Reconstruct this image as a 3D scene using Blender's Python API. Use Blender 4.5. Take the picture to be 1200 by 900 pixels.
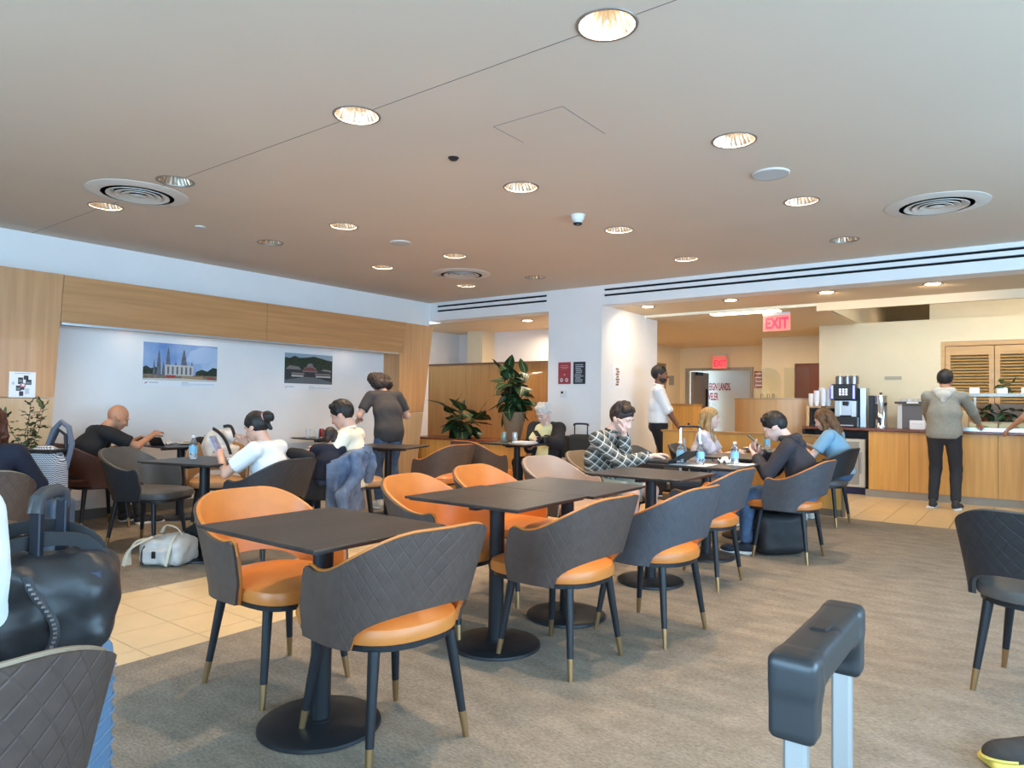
import bpy, math, random
import numpy as np
from mathutils import Vector, Matrix
for o in list(bpy.data.objects): bpy.data.objects.remove(o)
S = bpy.context.scene
COL = S.collection
random.seed(7)
PI = math.pi
# ------------------------------------------------------------------ camera
YAW, PITCH, ROLL, FPX, EYE = math.radians(37.0), math.radians(1.6), math.radians(.75), 810.0, 1.22
fw = Vector((-math.sin(YAW)*math.cos(PITCH), math.cos(YAW)*math.cos(PITCH), math.sin(PITCH)))
r0 = Vector((math.cos(YAW), math.sin(YAW), 0)); u0 = r0.cross(fw)
rt = r0*math.cos(ROLL)+u0*math.sin(ROLL); up = -r0*math.sin(ROLL)+u0*math.cos(ROLL)
cd = bpy.data.cameras.new('camera'); cam = bpy.data.objects.new('camera', cd); COL.objects.link(cam)
cd.sensor_fit = 'HORIZONTAL'; cd.sensor_width = 36; cd.lens = 36*FPX/1200; cd.clip_start = .05
M4 = Matrix((rt, up, -fw)).transposed().to_4x4(); M4.translation = (0, 0, EYE); cam.matrix_world = M4
S.camera = cam
# ------------------------------------------------------------------ sky, exposure
S.view_settings.view_transform = 'Standard'; S.view_settings.look = 'None'
S.view_settings.gamma = 1; S.view_settings.use_curve_mapping = False; S.view_settings.exposure = 0.0
W = bpy.data.worlds.new('daylight'); S.world = W; W.use_nodes = True
bg = W.node_tree.nodes['Background']; bg.inputs[0].default_value = (.44, .73, 1.02, 1); bg.inputs[1].default_value = 12.0

def lamp(name, kind, loc, energy, color, size=.1, size_y=None, aim=None, portal=False, spread=None):
    l = bpy.data.lights.new(name, kind); l.energy = energy; l.color = color
    if kind == 'AREA':
        l.shape = 'RECTANGLE' if size_y else 'DISK'; l.size = size
        if size_y: l.size_y = size_y
        if spread: l.spread = math.radians(spread)
        if portal: l.cycles.is_portal = True
    elif kind == 'POINT': l.shadow_soft_size = size
    o = bpy.data.objects.new(name, l); COL.objects.link(o); o.location = loc
    if aim is not None: o.rotation_euler = (Vector(aim)-Vector(loc)).to_track_quat('-Z', 'Y').to_euler()
    return o
# daylight comes through real window openings: right wall and the wall behind the camera
XR, YB, XL, CEIL, YH = 3.2, -2.6, -7.6, 2.78, 7.9
lamp('portal', 'AREA', (XR+.05, 2.0, 1.45), 1, (1, 1, 1), 8.0, 2.2, (0, 2.0, 1.45), True)
lamp('portal', 'AREA', (-.9, YB-.05, 1.45), 1, (1, 1, 1), 7.6, 2.2, (-.9, 0, 1.45), True)

# ------------------------------------------------------------------ materials
def sep(c): return tuple(c)+(1,)
def srgb(r, g, b):
    f = lambda v: (v/255/12.92) if v/255 <= .04045 else ((v/255+.055)/1.055)**2.4
    return (f(r), f(g), f(b))
MATS = {}
def mat(name, col, rough=.5, metal=0, noise=0, nscale=8, bump=0, bscale=60, emit=0, col2=None, stretch=None, coat=0, trans=0, spec=.5, detail=4, alpha=1, ecol=None):
    if name in MATS: return MATS[name]
    m = bpy.data.materials.new(name); m.use_nodes = True; nt = m.node_tree; b = nt.nodes['Principled BSDF']
    b.inputs['Base Color'].default_value = sep(col); b.inputs['Roughness'].default_value = rough; b.inputs['Metallic'].default_value = metal
    b.inputs['Specular IOR Level'].default_value = spec; b.inputs['Coat Weight'].default_value = coat
    b.inputs['Transmission Weight'].default_value = trans; b.inputs['Alpha'].default_value = alpha
    if emit: b.inputs['Emission Color'].default_value = sep(ecol or col); b.inputs['Emission Strength'].default_value = emit
    tc = nt.nodes.new('ShaderNodeTexCoord'); mp = nt.nodes.new('ShaderNodeMapping'); nt.links.new(tc.outputs['Object'], mp.inputs[0])
    if stretch: mp.inputs['Scale'].default_value = stretch
    if noise or col2:
        n = nt.nodes.new('ShaderNodeTexNoise'); n.inputs['Scale'].default_value = nscale; n.inputs['Detail'].default_value = detail
        nt.links.new(mp.outputs[0], n.inputs[0])
        mx = nt.nodes.new('ShaderNodeMix'); mx.data_type = 'RGBA'
        c2 = col2 or tuple(max(0, v*(1-noise)) for v in col)
        mx.inputs[6].default_value = sep(col); mx.inputs[7].default_value = sep(c2)
        cr = nt.nodes.new('ShaderNodeMapRange'); cr.inputs[1].default_value = .35; cr.inputs[2].default_value = .65
        nt.links.new(n.outputs[0], cr.inputs[0]); nt.links.new(cr.outputs[0], mx.inputs[0]); nt.links.new(mx.outputs[2], b.inputs['Base Color'])
    if bump:
        n2 = nt.nodes.new('ShaderNodeTexNoise'); n2.inputs['Scale'].default_value = bscale; n2.inputs['Detail'].default_value = 3
        nt.links.new(mp.outputs[0], n2.inputs[0])
        bp = nt.nodes.new('ShaderNodeBump'); bp.inputs['Strength'].default_value = bump; bp.inputs['Distance'].default_value = .01
        nt.links.new(n2.outputs[0], bp.inputs['Height']); nt.links.new(bp.outputs[0], b.inputs['Normal'])
    MATS[name] = m; return m
def N(nt, t, **k):
    n = nt.nodes.new('ShaderNode'+t)
    for a, v in k.items(): setattr(n, a, v)
    return n
def math_(nt, op, a, b=None, c=None):
    n = N(nt, 'Math', operation=op)
    for i, v in enumerate((a, b, c)):
        if v is None: continue
        if hasattr(v, 'is_output'): nt.links.new(v, n.inputs[i])
        else: n.inputs[i].default_value = v
    return n.outputs[0]
def wood(name, c1, c2, axis='Z', rough=.42, scale=1.0):
    st = {'Z': (14, 14, .7), 'Y': (14, .7, 14), 'X': (.7, 14, 14)}[axis]
    st = tuple(v*scale for v in st)
    m = mat(name, c1, rough, nscale=1.6, col2=c2, stretch=st, detail=6, bump=.05, bscale=6, coat=.1)
    return m
def quilt(name, col, rough=.55):
    """stitched diamond quilting as fine relief over UV (metres)"""
    m = mat(name, col, rough, noise=.18, nscale=30)
    nt = m.node_tree; b = nt.nodes['Principled BSDF']
    uv = N(nt, 'UVMap'); s = N(nt, 'SeparateXYZ'); nt.links.new(uv.outputs[0], s.inputs[0])
    a = math_(nt, 'ADD', math_(nt, 'MULTIPLY', s.outputs[0], .82), math_(nt, 'MULTIPLY', s.outputs[1], .52))
    d = math_(nt, 'SUBTRACT', math_(nt, 'MULTIPLY', s.outputs[0], .82), math_(nt, 'MULTIPLY', s.outputs[1], .52))
    def line(v):
        f = math_(nt, 'PINGPONG', math_(nt, 'ADD', v, 5.0), .0185)
        return math_(nt, 'SMOOTH_MIN', math_(nt, 'DIVIDE', f, .003), 1.0, .3)
    h = math_(nt, 'MINIMUM', line(a), line(d))
    # quilting only on the back, plain on the arms
    edge = math_(nt, 'GREATER_THAN', math_(nt, 'ABSOLUTE', s.outputs[0]), .36)
    h = math_(nt, 'MAXIMUM', h, edge)
    bp = N(nt, 'Bump'); bp.inputs['Strength'].default_value = .45; bp.inputs['Distance'].default_value = .004
    nt.links.new(h, bp.inputs['Height']); nt.links.new(bp.outputs[0], b.inputs['Normal'])
    return m
def plaid(name):
    m = mat(name, (.05, .055, .05), .85); nt = m.node_tree; b = nt.nodes['Principled BSDF']
    tc = N(nt, 'TexCoord'); mp = N(nt, 'Mapping'); mp.inputs['Rotation'].default_value = (.4, .5, .5)
    nt.links.new(tc.outputs['Object'], mp.inputs[0]); s = N(nt, 'SeparateXYZ'); nt.links.new(mp.outputs[0], s.inputs[0])
    def st(o, p, w, off=0): return math_(nt, 'LESS_THAN', math_(nt, 'PINGPONG', math_(nt, 'ADD', o, 5+off), p), w)
    wide = math_(nt, 'ADD', math_(nt, 'MULTIPLY', st(s.outputs[0], .028, .011), .5), math_(nt, 'MULTIPLY', st(s.outputs[2], .028, .011), .5))
    thin = math_(nt, 'MAXIMUM', st(s.outputs[0], .028, .0026, .02), st(s.outputs[2], .028, .0026, .02))
    m1 = N(nt, 'Mix', data_type='RGBA'); m1.inputs[6].default_value = (.16, .165, .14, 1); m1.inputs[7].default_value = (.03, .034, .034, 1)
    nt.links.new(wide, m1.inputs[0])
    m2 = N(nt, 'Mix', data_type='RGBA'); m2.inputs[7].default_value = (.62, .62, .6, 1)
    nt.links.new(m1.outputs[2], m2.inputs[6]); nt.links.new(thin, m2.inputs[0]); nt.links.new(m2.outputs[2], b.inputs['Base Color'])
    return m

WALLW = mat('white_paint', srgb(240, 237, 235), .75, noise=.03, nscale=3)
CREAM = mat('cream_paint', srgb(230, 211, 176), .75, noise=.03, nscale=3)
CEILM = mat('ceiling_paint', srgb(216, 199, 181), .85, noise=.03, nscale=1.2)
WOOD = wood('maple_veneer', srgb(202, 152, 102), srgb(188, 137, 89), 'Z')
WOODH = wood('maple_veneer_horizontal', srgb(198, 144, 92), srgb(182, 130, 80), 'Y')
WOODL = wood('pale_maple_veneer', srgb(208, 172, 128), srgb(198, 160, 116), 'Z')
WOODC = wood('counter_maple', srgb(222, 164, 86), srgb(208, 150, 74), 'Z')
BLACK = mat('black_metal', (.018, .02, .024), .42, .3)
BLACKP = mat('black_plastic', (.012, .012, .014), .35)
DARKGAP = mat('slot_black', (.004, .004, .005), .9)
BRASS = mat('brass_tip', srgb(168, 138, 98), .35, .85)
CHROME = mat('chrome', (.8, .8, .82), .12, 1)
STEEL = mat('brushed_steel', (.62, .62, .62), .28, 1)
ALU = mat('anodised_aluminium', srgb(190, 198, 205), .33, .8)
TABLE = mat('charcoal_laminate', srgb(62, 57, 55), .38, col2=srgb(38, 36, 36), nscale=1.5, stretch=(9, 1.2, 3), detail=8, bump=.12, bscale=40)
TILE = mat('cream_floor_tile', srgb(234, 202, 154), .32, noise=.07, nscale=5, bump=.03, bscale=20)
GROUT = mat('floor_screed', srgb(112, 90, 68), .9, noise=.2)
SKINL = mat('light_skin', srgb(222, 172, 148), .5, noise=.08, nscale=12)
SKINP = mat('pale_skin', srgb(232, 192, 176), .5, noise=.08, nscale=12)
SKINT = mat('tan_skin', srgb(196, 140, 108), .5, noise=.08, nscale=12)
SKINB = mat('brown_skin', srgb(128, 82, 58), .5, noise=.1, nscale=12)
WHITEC = mat('white_cotton', srgb(232, 232, 232), .9, bump=.2, bscale=50)
CREAMC = mat('cream_cotton', srgb(235, 226, 204), .9, bump=.2, bscale=50)
PINKW = mat('white_floral_cotton', srgb(228, 218, 222), .9, col2=srgb(190, 186, 205), nscale=22)
BLACKC = mat('black_cotton', (.012, .012, .014), .9, bump=.2, bscale=50)
NAVYC = mat('navy_cotton', (.012, .014, .028), .9, bump=.2, bscale=50)
CHARC = mat('charcoal_cotton', srgb(64, 60, 60), .9, bump=.2, bscale=50)
HOODC = mat('dark_grey_hoodie', srgb(52, 50, 56), .9, bump=.3, bscale=40)
HOODG = mat('heather_grey_fleece', srgb(150, 146, 134), .95, noise=.15, nscale=60)
HOODW = mat('pale_grey_fleece', srgb(196, 190, 180), .95, noise=.15, nscale=60)
DENIM = mat('blue_denim', srgb(84, 110, 146), .85, noise=.35, nscale=14, bump=.3, bscale=60)
DENIMD = mat('dark_denim', srgb(52, 66, 92), .85, noise=.3, nscale=14, bump=.3, bscale=60)
TEAL = mat('grey_green_cotton', srgb(140, 158, 156), .9, noise=.1)
YELLOWC = mat('pale_yellow_cotton', srgb(226, 222, 170), .9)
PLAID = plaid('plaid_flannel')
HAIRK = mat('black_hair', (.012, .009, .008), .55, noise=.4, nscale=60)
HAIRB = mat('brown_hair', srgb(58, 40, 32), .55, noise=.4, nscale=50, col2=srgb(34, 24, 20))
HAIRA = mat('auburn_hair', srgb(112, 56, 32), .5, col2=srgb(60, 28, 16), nscale=30, stretch=(3, 3, .5))
HAIRL = mat('light_brown_hair', srgb(140, 98, 62), .5, col2=srgb(96, 62, 38), nscale=30, stretch=(3, 3, .5))
HAIRG = mat('blonde_hair', srgb(196, 158, 104), .5, col2=srgb(150, 112, 66), nscale=30, stretch=(3, 3, .5))
HAIRW = mat('white_hair', srgb(215, 212, 206), .6, noise=.2, nscale=40)
EYEM = mat('dark_eye', (.02, .015, .012), .2)
LIP = mat('lip_skin', srgb(176, 104, 96), .45)
RED = mat('sign_red', srgb(176, 34, 44), .6)
PAPER = mat('white_paper', srgb(238, 238, 240), .7)
REDP = mat('brown_red_stone', srgb(122, 62, 42), .25, noise=.3, nscale=20)
WBLUE = mat('bottle_label_blue', srgb(140, 196, 220), .4)
CLEAR = mat('clear_plastic', (.9, .95, 1), .08, trans=.9, spec=.5)
GLASS = mat('clear_glass', (.86, .93, .9), .03, trans=1, spec=.5)
LEAF = mat('fig_leaf_green', srgb(44, 74, 36), .5, col2=srgb(22, 46, 24), nscale=7)
LEAFV = mat('pale_leaf_vein', srgb(130, 150, 92), .45)
LEAFL = mat('olive_leaf', srgb(70, 84, 52), .5)
BARK = mat('plant_stem', srgb(88, 66, 44), .8)

# ------------------------------------------------------------------ object helpers
def link(name, me, parent=None):
    o = bpy.data.objects.new(name, me); COL.objects.link(o)
    if parent: o.parent = parent
    return o
def tag(o, label=None, cat=None, group=None, kind=None):
    if label: o['label'] = label
    if cat: o['category'] = cat
    if group: o['group'] = group
    if kind: o['kind'] = kind
    return o
def thing(name, label, cat, loc=(0, 0, 0), rz=0, group=None):
    o = link(name, None); o.location = loc; o.rotation_euler = (0, 0, rz); o.empty_display_size = .1
    return tag(o, label, cat, group)
def heading(fx, fy): return math.atan2(-fx, fy)
class MB:
    def __init__(s): s.v = []; s.f = []; s.mi = []; s.uv = {}; s.cur = 0
    def add(s, vs, fs, T=None):
        n = len(s.v)
        for p in vs:
            p = Vector(p); s.v.append(tuple(T @ p) if T else tuple(p))
        for f in fs: s.f.append(tuple(i+n for i in f)); s.mi.append(s.cur)
        return s
    def box(s, x0, x1, y0, y1, z0, z1, b=0, T=None):
        if b <= 0:
            v = [(x, y, z) for z in (z0, z1) for y in (y0, y1) for x in (x0, x1)]
            return s.add(v, [(0, 2, 3, 1), (4, 5, 7, 6), (0, 1, 5, 4), (2, 6, 7, 3), (0, 4, 6, 2), (1, 3, 7, 5)], T)
        # chamfered box: three inset faces per corner
        v = []; 
        for z, sz in ((z0, 1), (z1, -1)):
            for y, sy in ((y0, 1), (y1, -1)):
                for x, sx in ((x0, 1), (x1, -1)):
                    v += [(x, y+sy*b, z+sz*b), (x+sx*b, y, z+sz*b), (x+sx*b, y+sy*b, z)]
        c = lambda ix, iy, iz, k: (iz*4+iy*2+ix)*3+k
        f = []
        f.append((c(0,0,0,0), c(0,0,1,0), c(0,1,1,0), c(0,1,0,0))); f.append((c(1,0,0,0), c(1,1,0,0), c(1,1,1,0), c(1,0,1,0)))
        f.append((c(0,0,0,1), c(1,0,0,1), c(1,0,1,1), c(0,0,1,1))); f.append((c(0,1,0,1), c(0,1,1,1), c(1,1,1,1), c(1,1,0,1)))
        f.append((c(0,0,0,2), c(0,1,0,2), c(1,1,0,2), c(1,0,0,2))); f.append((c(0,0,1,2), c(1,0,1,2), c(1,1,1,2), c(0,1,1,2)))
        for i in (0, 1):
            for j in (0, 1):
                f.append((c(i,j,0,0), c(i,j,1,0), c(i,j,1,1), c(i,j,0,1)))
                f.append((c(i,0,j,0), c(i,1,j,0), c(i,1,j,2), c(i,0,j,2)))
                f.append((c(0,i,j,1), c(1,i,j,1), c(1,i,j,2), c(0,i,j,2)))
                for k in (0, 1): f.append((c(i,j,k,0), c(i,j,k,1), c(i,j,k,2)))
        return s.add(v, f, T)
    def lathe(s, prof, n=24, T=None, cap=True):
        v = []; f = []
        for r, z in prof:
            for i in range(n):
                a = 2*PI*i/n; v.append((r*math.cos(a), r*math.sin(a), z))
        m = len(prof)
        for j in range(m-1):
            for i in range(n):
                k = (i+1) % n; f.append((j*n+i, j*n+k, (j+1)*n+k, (j+1)*n+i))
        if cap:
            if prof[0][0] > 1e-5: f.append(tuple(reversed(range(n))))
            if prof[-1][0] > 1e-5: f.append(tuple((m-1)*n+i for i in range(n)))
        return s.add(v, f, T)
    def tube(s, pts, r, n=8, closed=False, flat=None, cap=True):
        pts = [Vector(p) for p in pts]; m = len(pts); rs = r if isinstance(r, (list, tuple)) else [r]*m
        v = []; f = []; prev = None
        for j, p in enumerate(pts):
            if closed: t = pts[(j+1) % m]-pts[j-1]
            else: t = pts[min(j+1, m-1)]-pts[max(j-1, 0)]
            t.normalize()
            if prev is None: prev = t.orthogonal().normalized() if flat is None else Vector(flat)
            a = (prev-t*prev.dot(t)).normalized(); b = t.cross(a); prev = a
            k = 1.0
            for i in range(n):
                an = 2*PI*i/n
                v.append(p+a*rs[j]*math.cos(an)+b*rs[j]*math.sin(an)*(s.flat if hasattr(s, 'flat') else 1))
        rng = m if closed else m-1
        for j in range(rng):
            for i in range(n):
                k = (i+1) % n; j2 = (j+1) % m; f.append((j*n+i, j*n+k, j2*n+k, j2*n+i))
        if not closed and cap: f.append(tuple(reversed(range(n)))); f.append(tuple((m-1)*n+i for i in range(n)))
        return s.add(v, f)
    def prism(s, poly, z0, z1, T=None):
        n = len(poly); v = [(x, y, z0) for x, y in poly]+[(x, y, z1) for x, y in poly]
        f = [tuple(reversed(range(n))), tuple(range(n, 2*n))]+[(i, (i+1) % n, (i+1) % n+n, i+n) for i in range(n)]
        return s.add(v, f, T)
    def build(s, name, m, parent=None, smooth=False, loc=None, kind=None):
        me = bpy.data.meshes.new(name); me.from_pydata(s.v, [], s.f)
        ms = m if isinstance(m, (list, tuple)) else [m]
        for q in ms: me.materials.append(q)
        if len(ms) > 1: me.polygons.foreach_set('material_index', s.mi)
        me.polygons.foreach_set('use_smooth', [bool(smooth)]*len(s.f))
        me.update()
        if smooth and smooth != 'all':
            try: me.set_sharp_from_angle(angle=math.radians(40))
            except Exception: pass
        o = link(name, me, parent)
        if loc: o.location = loc
        if kind: o['kind'] = kind
        return o
def bx(name, m, x0, x1, y0, y1, z0, z1, parent=None, b=0, kind=None):
    return MB().box(x0, x1, y0, y1, z0, z1, b).build(name, m, parent, kind=kind)
def copy_tree(o, parent=None):
    c = o.copy(); COL.objects.link(c)
    if parent: c.parent = parent
    for ch in o.children: copy_tree(ch, c)
    return c
def text(name, s, size, m, parent, M, extrude=.001, align='LEFT', bold=0, sx=1):
    cu = bpy.data.curves.new(name, 'FONT'); cu.body = s; cu.size = size; cu.extrude = extrude; cu.align_x = align; cu.offset = bold
    t = bpy.data.objects.new('tmp', cu); COL.objects.link(t)
    dg = bpy.context.evaluated_depsgraph_get(); me = bpy.data.meshes.new_from_object(t.evaluated_get(dg))
    bpy.data.objects.remove(t); me.materials.clear(); me.materials.append(m)
    me.transform(M @ Matrix.Diagonal((sx, 1, 1, 1))); return link(name, me, parent)
# orientation matrices for text / flat prints: on a wall facing -Y, and on a wall facing +X
def face_mY(x, y, z): return Matrix.Translation((x, y, z)) @ Matrix.Rotation(PI/2, 4, 'X')
def face_pX(x, y, z): return Matrix.Translation((x, y, z)) @ Matrix.Rotation(PI/2, 4, 'Z') @ Matrix.Rotation(PI/2, 4, 'X')

# ------------------------------------------------------------------ smooth solid mesher (distance field -> quads)
def vv(p): return np.array(p, dtype=np.float32)
class SDF:
    def __init__(s): s.p = []; s.cuts = []; s.noise = None
    def cap(s, a, b, ra, rb, k=.02, w=1, ex=(1, 0, 0), c0=False, c1=False):
        s.p.append(('c', vv(a), vv(b), ra, rb, k, w, vv(ex), c0, c1)); return s
    def ell(s, c, r, k=.02, R=None): s.p.append(('e', vv(c), vv(r), k, R)); return s
    def rbox(s, c, h, r, k=.01, R=None): s.p.append(('b', vv(c), vv(h), r, k, R)); return s
    def chain(s, pts, rs, **kw):
        for i in range(len(pts)-1): s.cap(pts[i], pts[i+1], rs[i], rs[i+1], **kw)
        return s
    def cutplane(s, pt, n): s.cuts.append(('p', vv(pt), vv(n))); return s      # removes the side n points to
    def cutcap(s, a, b, r): s.cuts.append(('c', vv(a), vv(b), r)); return s
    def cutell(s, c, r, R=None): s.cuts.append(('e', vv(c), vv(r), R)); return s
    @staticmethod
    def _cap(P, a, b, ra, rb, w=1, ex=None, c0=False, c1=False):
        ab = b-a; L2 = float(ab@ab)+1e-12
        pa = [P[i]-a[i] for i in range(3)]
        t = (pa[0]*ab[0]+pa[1]*ab[1]+pa[2]*ab[2])/L2; tc = np.clip(t, 0, 1)
        q = [pa[i]-tc*ab[i] for i in range(3)]
        if w != 1:
            e = q[0]*ex[0]+q[1]*ex[1]+q[2]*ex[2]; e = e*(1-1/w); q = [q[i]-e*ex[i] for i in range(3)]
        d = np.sqrt(q[0]**2+q[1]**2+q[2]**2)-(ra+(rb-ra)*tc)
        L = L2**.5
        if c1: d = np.maximum(d, (t-1)*L)
        if c0: d = np.maximum(d, -t*L)
        return d
    @staticmethod
    def _ell(P, c, r, R):
        q = [P[i]-c[i] for i in range(3)]
        if R is not None: q = [q[0]*R[0][i]+q[1]*R[1][i]+q[2]*R[2][i] for i in range(3)]
        k0 = np.sqrt((q[0]/r[0])**2+(q[1]/r[1])**2+(q[2]/r[2])**2)
        k1 = np.sqrt((q[0]/r[0]**2)**2+(q[1]/r[1]**2)**2+(q[2]/r[2]**2)**2)+1e-6
        return k0*(k0-1)/k1
    @staticmethod
    def _rb(P, c, h, r, R):
        q = [P[i]-c[i] for i in range(3)]
        if R is not None: q = [q[0]*R[0][i]+q[1]*R[1][i]+q[2]*R[2][i] for i in range(3)]
        q = [np.abs(q[i])-(h[i]-r) for i in range(3)]
        o = np.sqrt(sum(np.maximum(x, 0)**2 for x in q)); return o+np.minimum(np.maximum(np.maximum(q[0], q[1]), q[2]), 0)-r
    def mesh(s, h):
        lo = np.full(3, 1e9); hi = -lo; boxes = []
        for p in s.p:
            if p[0] == 'c':
                m = max(p[3], p[4])*max(1, p[6]); a = np.minimum(p[1], p[2])-m; b = np.maximum(p[1], p[2])+m; k = p[5]
            elif p[0] == 'e': m = float(p[2].max()); a = p[1]-(p[2] if p[4] is None else m); b = p[1]+(p[2] if p[4] is None else m); k = p[3]
            else: m = float(np.linalg.norm(p[2])) if p[5] is not None else p[2]; a = p[1]-m; b = p[1]+m; k = p[4]
            boxes.append((a, b, k)); lo = np.minimum(lo, a); hi = np.maximum(hi, b)
        lo = lo-2.5*h; hi = hi+2.5*h; n = np.ceil((hi-lo)/h).astype(int)+1
        ax = [(lo[i]+h*np.arange(n[i])).astype(np.float32) for i in range(3)]
        F = np.full(n, .08, np.float32)
        for p, (a, b, k) in zip(s.p, boxes):
            m = k+1.5*h; i0 = np.maximum(((a-m-lo)/h).astype(int), 0); i1 = np.minimum(((b+m-lo)/h).astype(int)+2, n)
            sl = tuple(slice(i0[i], i1[i]) for i in range(3))
            P = (ax[0][sl[0]][:, None, None], ax[1][sl[1]][None, :, None], ax[2][sl[2]][None, None, :])
            if p[0] == 'c': d = s._cap(P, p[1], p[2], p[3], p[4], p[6], p[7], p[8], p[9])
            elif p[0] == 'e': d = s._ell(P, p[1], p[2], p[4])
            else: d = s._rb(P, p[1], p[2], p[3], p[5])
            G = F[sl]; hh = np.clip(.5+.5*(G-d)/k, 0, 1); F[sl] = G*(1-hh)+d*hh-k*hh*(1-hh)
        P = (ax[0][:, None, None], ax[1][None, :, None], ax[2][None, None, :])
        if s.noise:
            am, fr = s.noise
            F += am*(np.sin(P[0]*fr+1.3*np.sin(P[2]*fr*.6))*np.sin(P[1]*fr*1.1+2+np.sin(P[0]*fr*.5))*np.sin(P[2]*fr*.8+P[0]*fr*.4))
        for c in s.cuts:
            if c[0] == 'p': F = np.maximum(F, (P[0]-c[1][0])*c[2][0]+(P[1]-c[1][1])*c[2][1]+(P[2]-c[1][2])*c[2][2])
            elif c[0] == 'c': F = np.maximum(F, -s._cap(P, c[1], c[2], c[3], c[3]))
            else: F = np.maximum(F, -s._ell(P, c[1], c[2], c[3]))
        F[0] = F[-1] = .1; F[:, 0] = F[:, -1] = .1; F[:, :, 0] = F[:, :, -1] = .1
        neg = F < 0; N3 = tuple(x-1 for x in F.shape)
        acc = np.zeros(N3+(3,), np.float32); cnt = np.zeros(N3, np.float32); quads = []
        idx = None
        E = []
        for axi in range(3):
            sa = [slice(None)]*3; sb = [slice(None)]*3; sa[axi] = slice(0, -1); sb[axi] = slice(1, None)
            A = F[tuple(sa)]; B = F[tuple(sb)]; cr = (A < 0) != (B < 0)
            I = np.argwhere(cr); fa = A[cr]; fb = B[cr]; t = fa/(fa-fb)
            pos = I.astype(np.float32); pos[:, axi] += t
            o1, o2 = [(1, 2), (2, 0), (0, 1)][axi]
            E.append((I, fa < 0, o1, o2))
            for da in (0, 1):
                for db in (0, 1):
                    J = I.copy(); J[:, o1] -= da; J[:, o2] -= db
                    ok = (J >= 0).all(1) & (J[:, 0] < N3[0]) & (J[:, 1] < N3[1]) & (J[:, 2] < N3[2])
                    J = J[ok]; fl = (J[:, 0]*N3[1]+J[:, 1])*N3[2]+J[:, 2]
                    np.add.at(cnt.reshape(-1), fl, 1); np.add.at(acc.reshape(-1, 3), fl, pos[ok])
        act = cnt > 0; idx = -np.ones(N3, np.int64); idx[act] = np.arange(act.sum())
        V = acc[act]/cnt[act][:, None]*h+lo
        for I, sg, o1, o2 in E:
            c = []
            for da, db in ((1, 1), (0, 1), (0, 0), (1, 0)):
                J = I.copy(); J[:, o1] -= da; J[:, o2] -= db; c.append(idx[J[:, 0], J[:, 1], J[:, 2]])
            q = np.stack(c, 1); q[~sg] = q[~sg][:, ::-1]; quads.append(q)
        return V, np.concatenate(quads)
def meshify(name, parts, m, parent=None):
    """parts: list of (V, Q) -> ONE mesh object"""
    V = []; Q = []; n = 0
    for v, q in parts: V.append(v); Q.append(q+n); n += len(v)
    V = np.concatenate(V).astype(np.float32); Q = np.concatenate(Q).astype(np.int32)
    me = bpy.data.meshes.new(name); me.vertices.add(len(V)); me.vertices.foreach_set('co', V.ravel())
    me.loops.add(Q.size); me.loops.foreach_set('vertex_index', Q.ravel()); me.polygons.add(len(Q))
    me.polygons.foreach_set('loop_start', np.arange(0, Q.size, 4, dtype=np.int32)); me.polygons.foreach_set('use_smooth', np.ones(len(Q), bool))
    me.update(calc_edges=True); me.validate(); me.materials.append(m); return link(name, me, parent)
def solid(name, sdf, h, m, parent=None): return meshify(name, [sdf.mesh(h)], m, parent)
# ================================================================== SETTING
FY = 14.5
def struct(o): o['kind'] = 'structure'; return o
XT0, XT1, YT = -4.55, -3.335, 8.35      # cream tile strip between two carpets, tiled zone beyond YT
floor = struct(bx('floor', GROUT, -9.2, XR+.1, YB-.1, 18.2, -.12, -.008))
def carpet_mat():
    m = mat('carpet', srgb(151, 137, 120), .97, nscale=5, col2=srgb(133, 120, 104), stretch=(1, 2.2, 1), detail=5)
    nt = m.node_tree; b = nt.nodes['Principled BSDF']; tc = N(nt, 'TexCoord'); mp = N(nt, 'Mapping'); mp.inputs['Scale'].default_value = (1, 2.6, 1); mp.inputs['Rotation'].default_value = (0, 0, .1)
    nt.links.new(tc.outputs['Object'], mp.inputs[0]); n = N(nt, 'TexNoise'); n.inputs['Scale'].default_value = 48; n.inputs['Detail'].default_value = 5; n.inputs['Roughness'].default_value = .75
    nt.links.new(mp.outputs[0], n.inputs[0])
    src = b.inputs['Base Color'].links[0].from_socket
    mx = N(nt, 'Mix', data_type='RGBA', blend_type='MULTIPLY'); mx.inputs[0].default_value = 1
    mr = N(nt, 'MapRange'); mr.inputs[1].default_value = .3; mr.inputs[2].default_value = .7; mr.inputs[3].default_value = .55; mr.inputs[4].default_value = 1.4
    nt.links.new(n.outputs[0], mr.inputs[0]); nt.links.new(src, mx.inputs[6]); nt.links.new(mr.outputs[0], mx.inputs[7]); nt.links.new(mx.outputs[2], b.inputs['Base Color'])
    bp = N(nt, 'Bump'); bp.inputs['Strength'].default_value = .5; bp.inputs['Distance'].default_value = .006
    nt.links.new(n.outputs[0], bp.inputs['Height']); nt.links.new(bp.outputs[0], b.inputs['Normal']); return m
CARPET = carpet_mat()
bx('carpet', CARPET, XL, XT0, YB, YT, -.008, .001, floor)
bx('carpet', CARPET, XT1, XR, YB, YT, -.008, .001, floor)
def tile_at(x0, x1, y0, y1):
    g = .003
    return MB().box(x0+g, x1-g, y0+g, y1-g, -.008, .0).build('tile', TILE, floor)
xs = [XT0, XT0+.155] + [XT0+.155+.3035*k for k in (1, 2, 3)] + [XT1]
protos = {}
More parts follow.
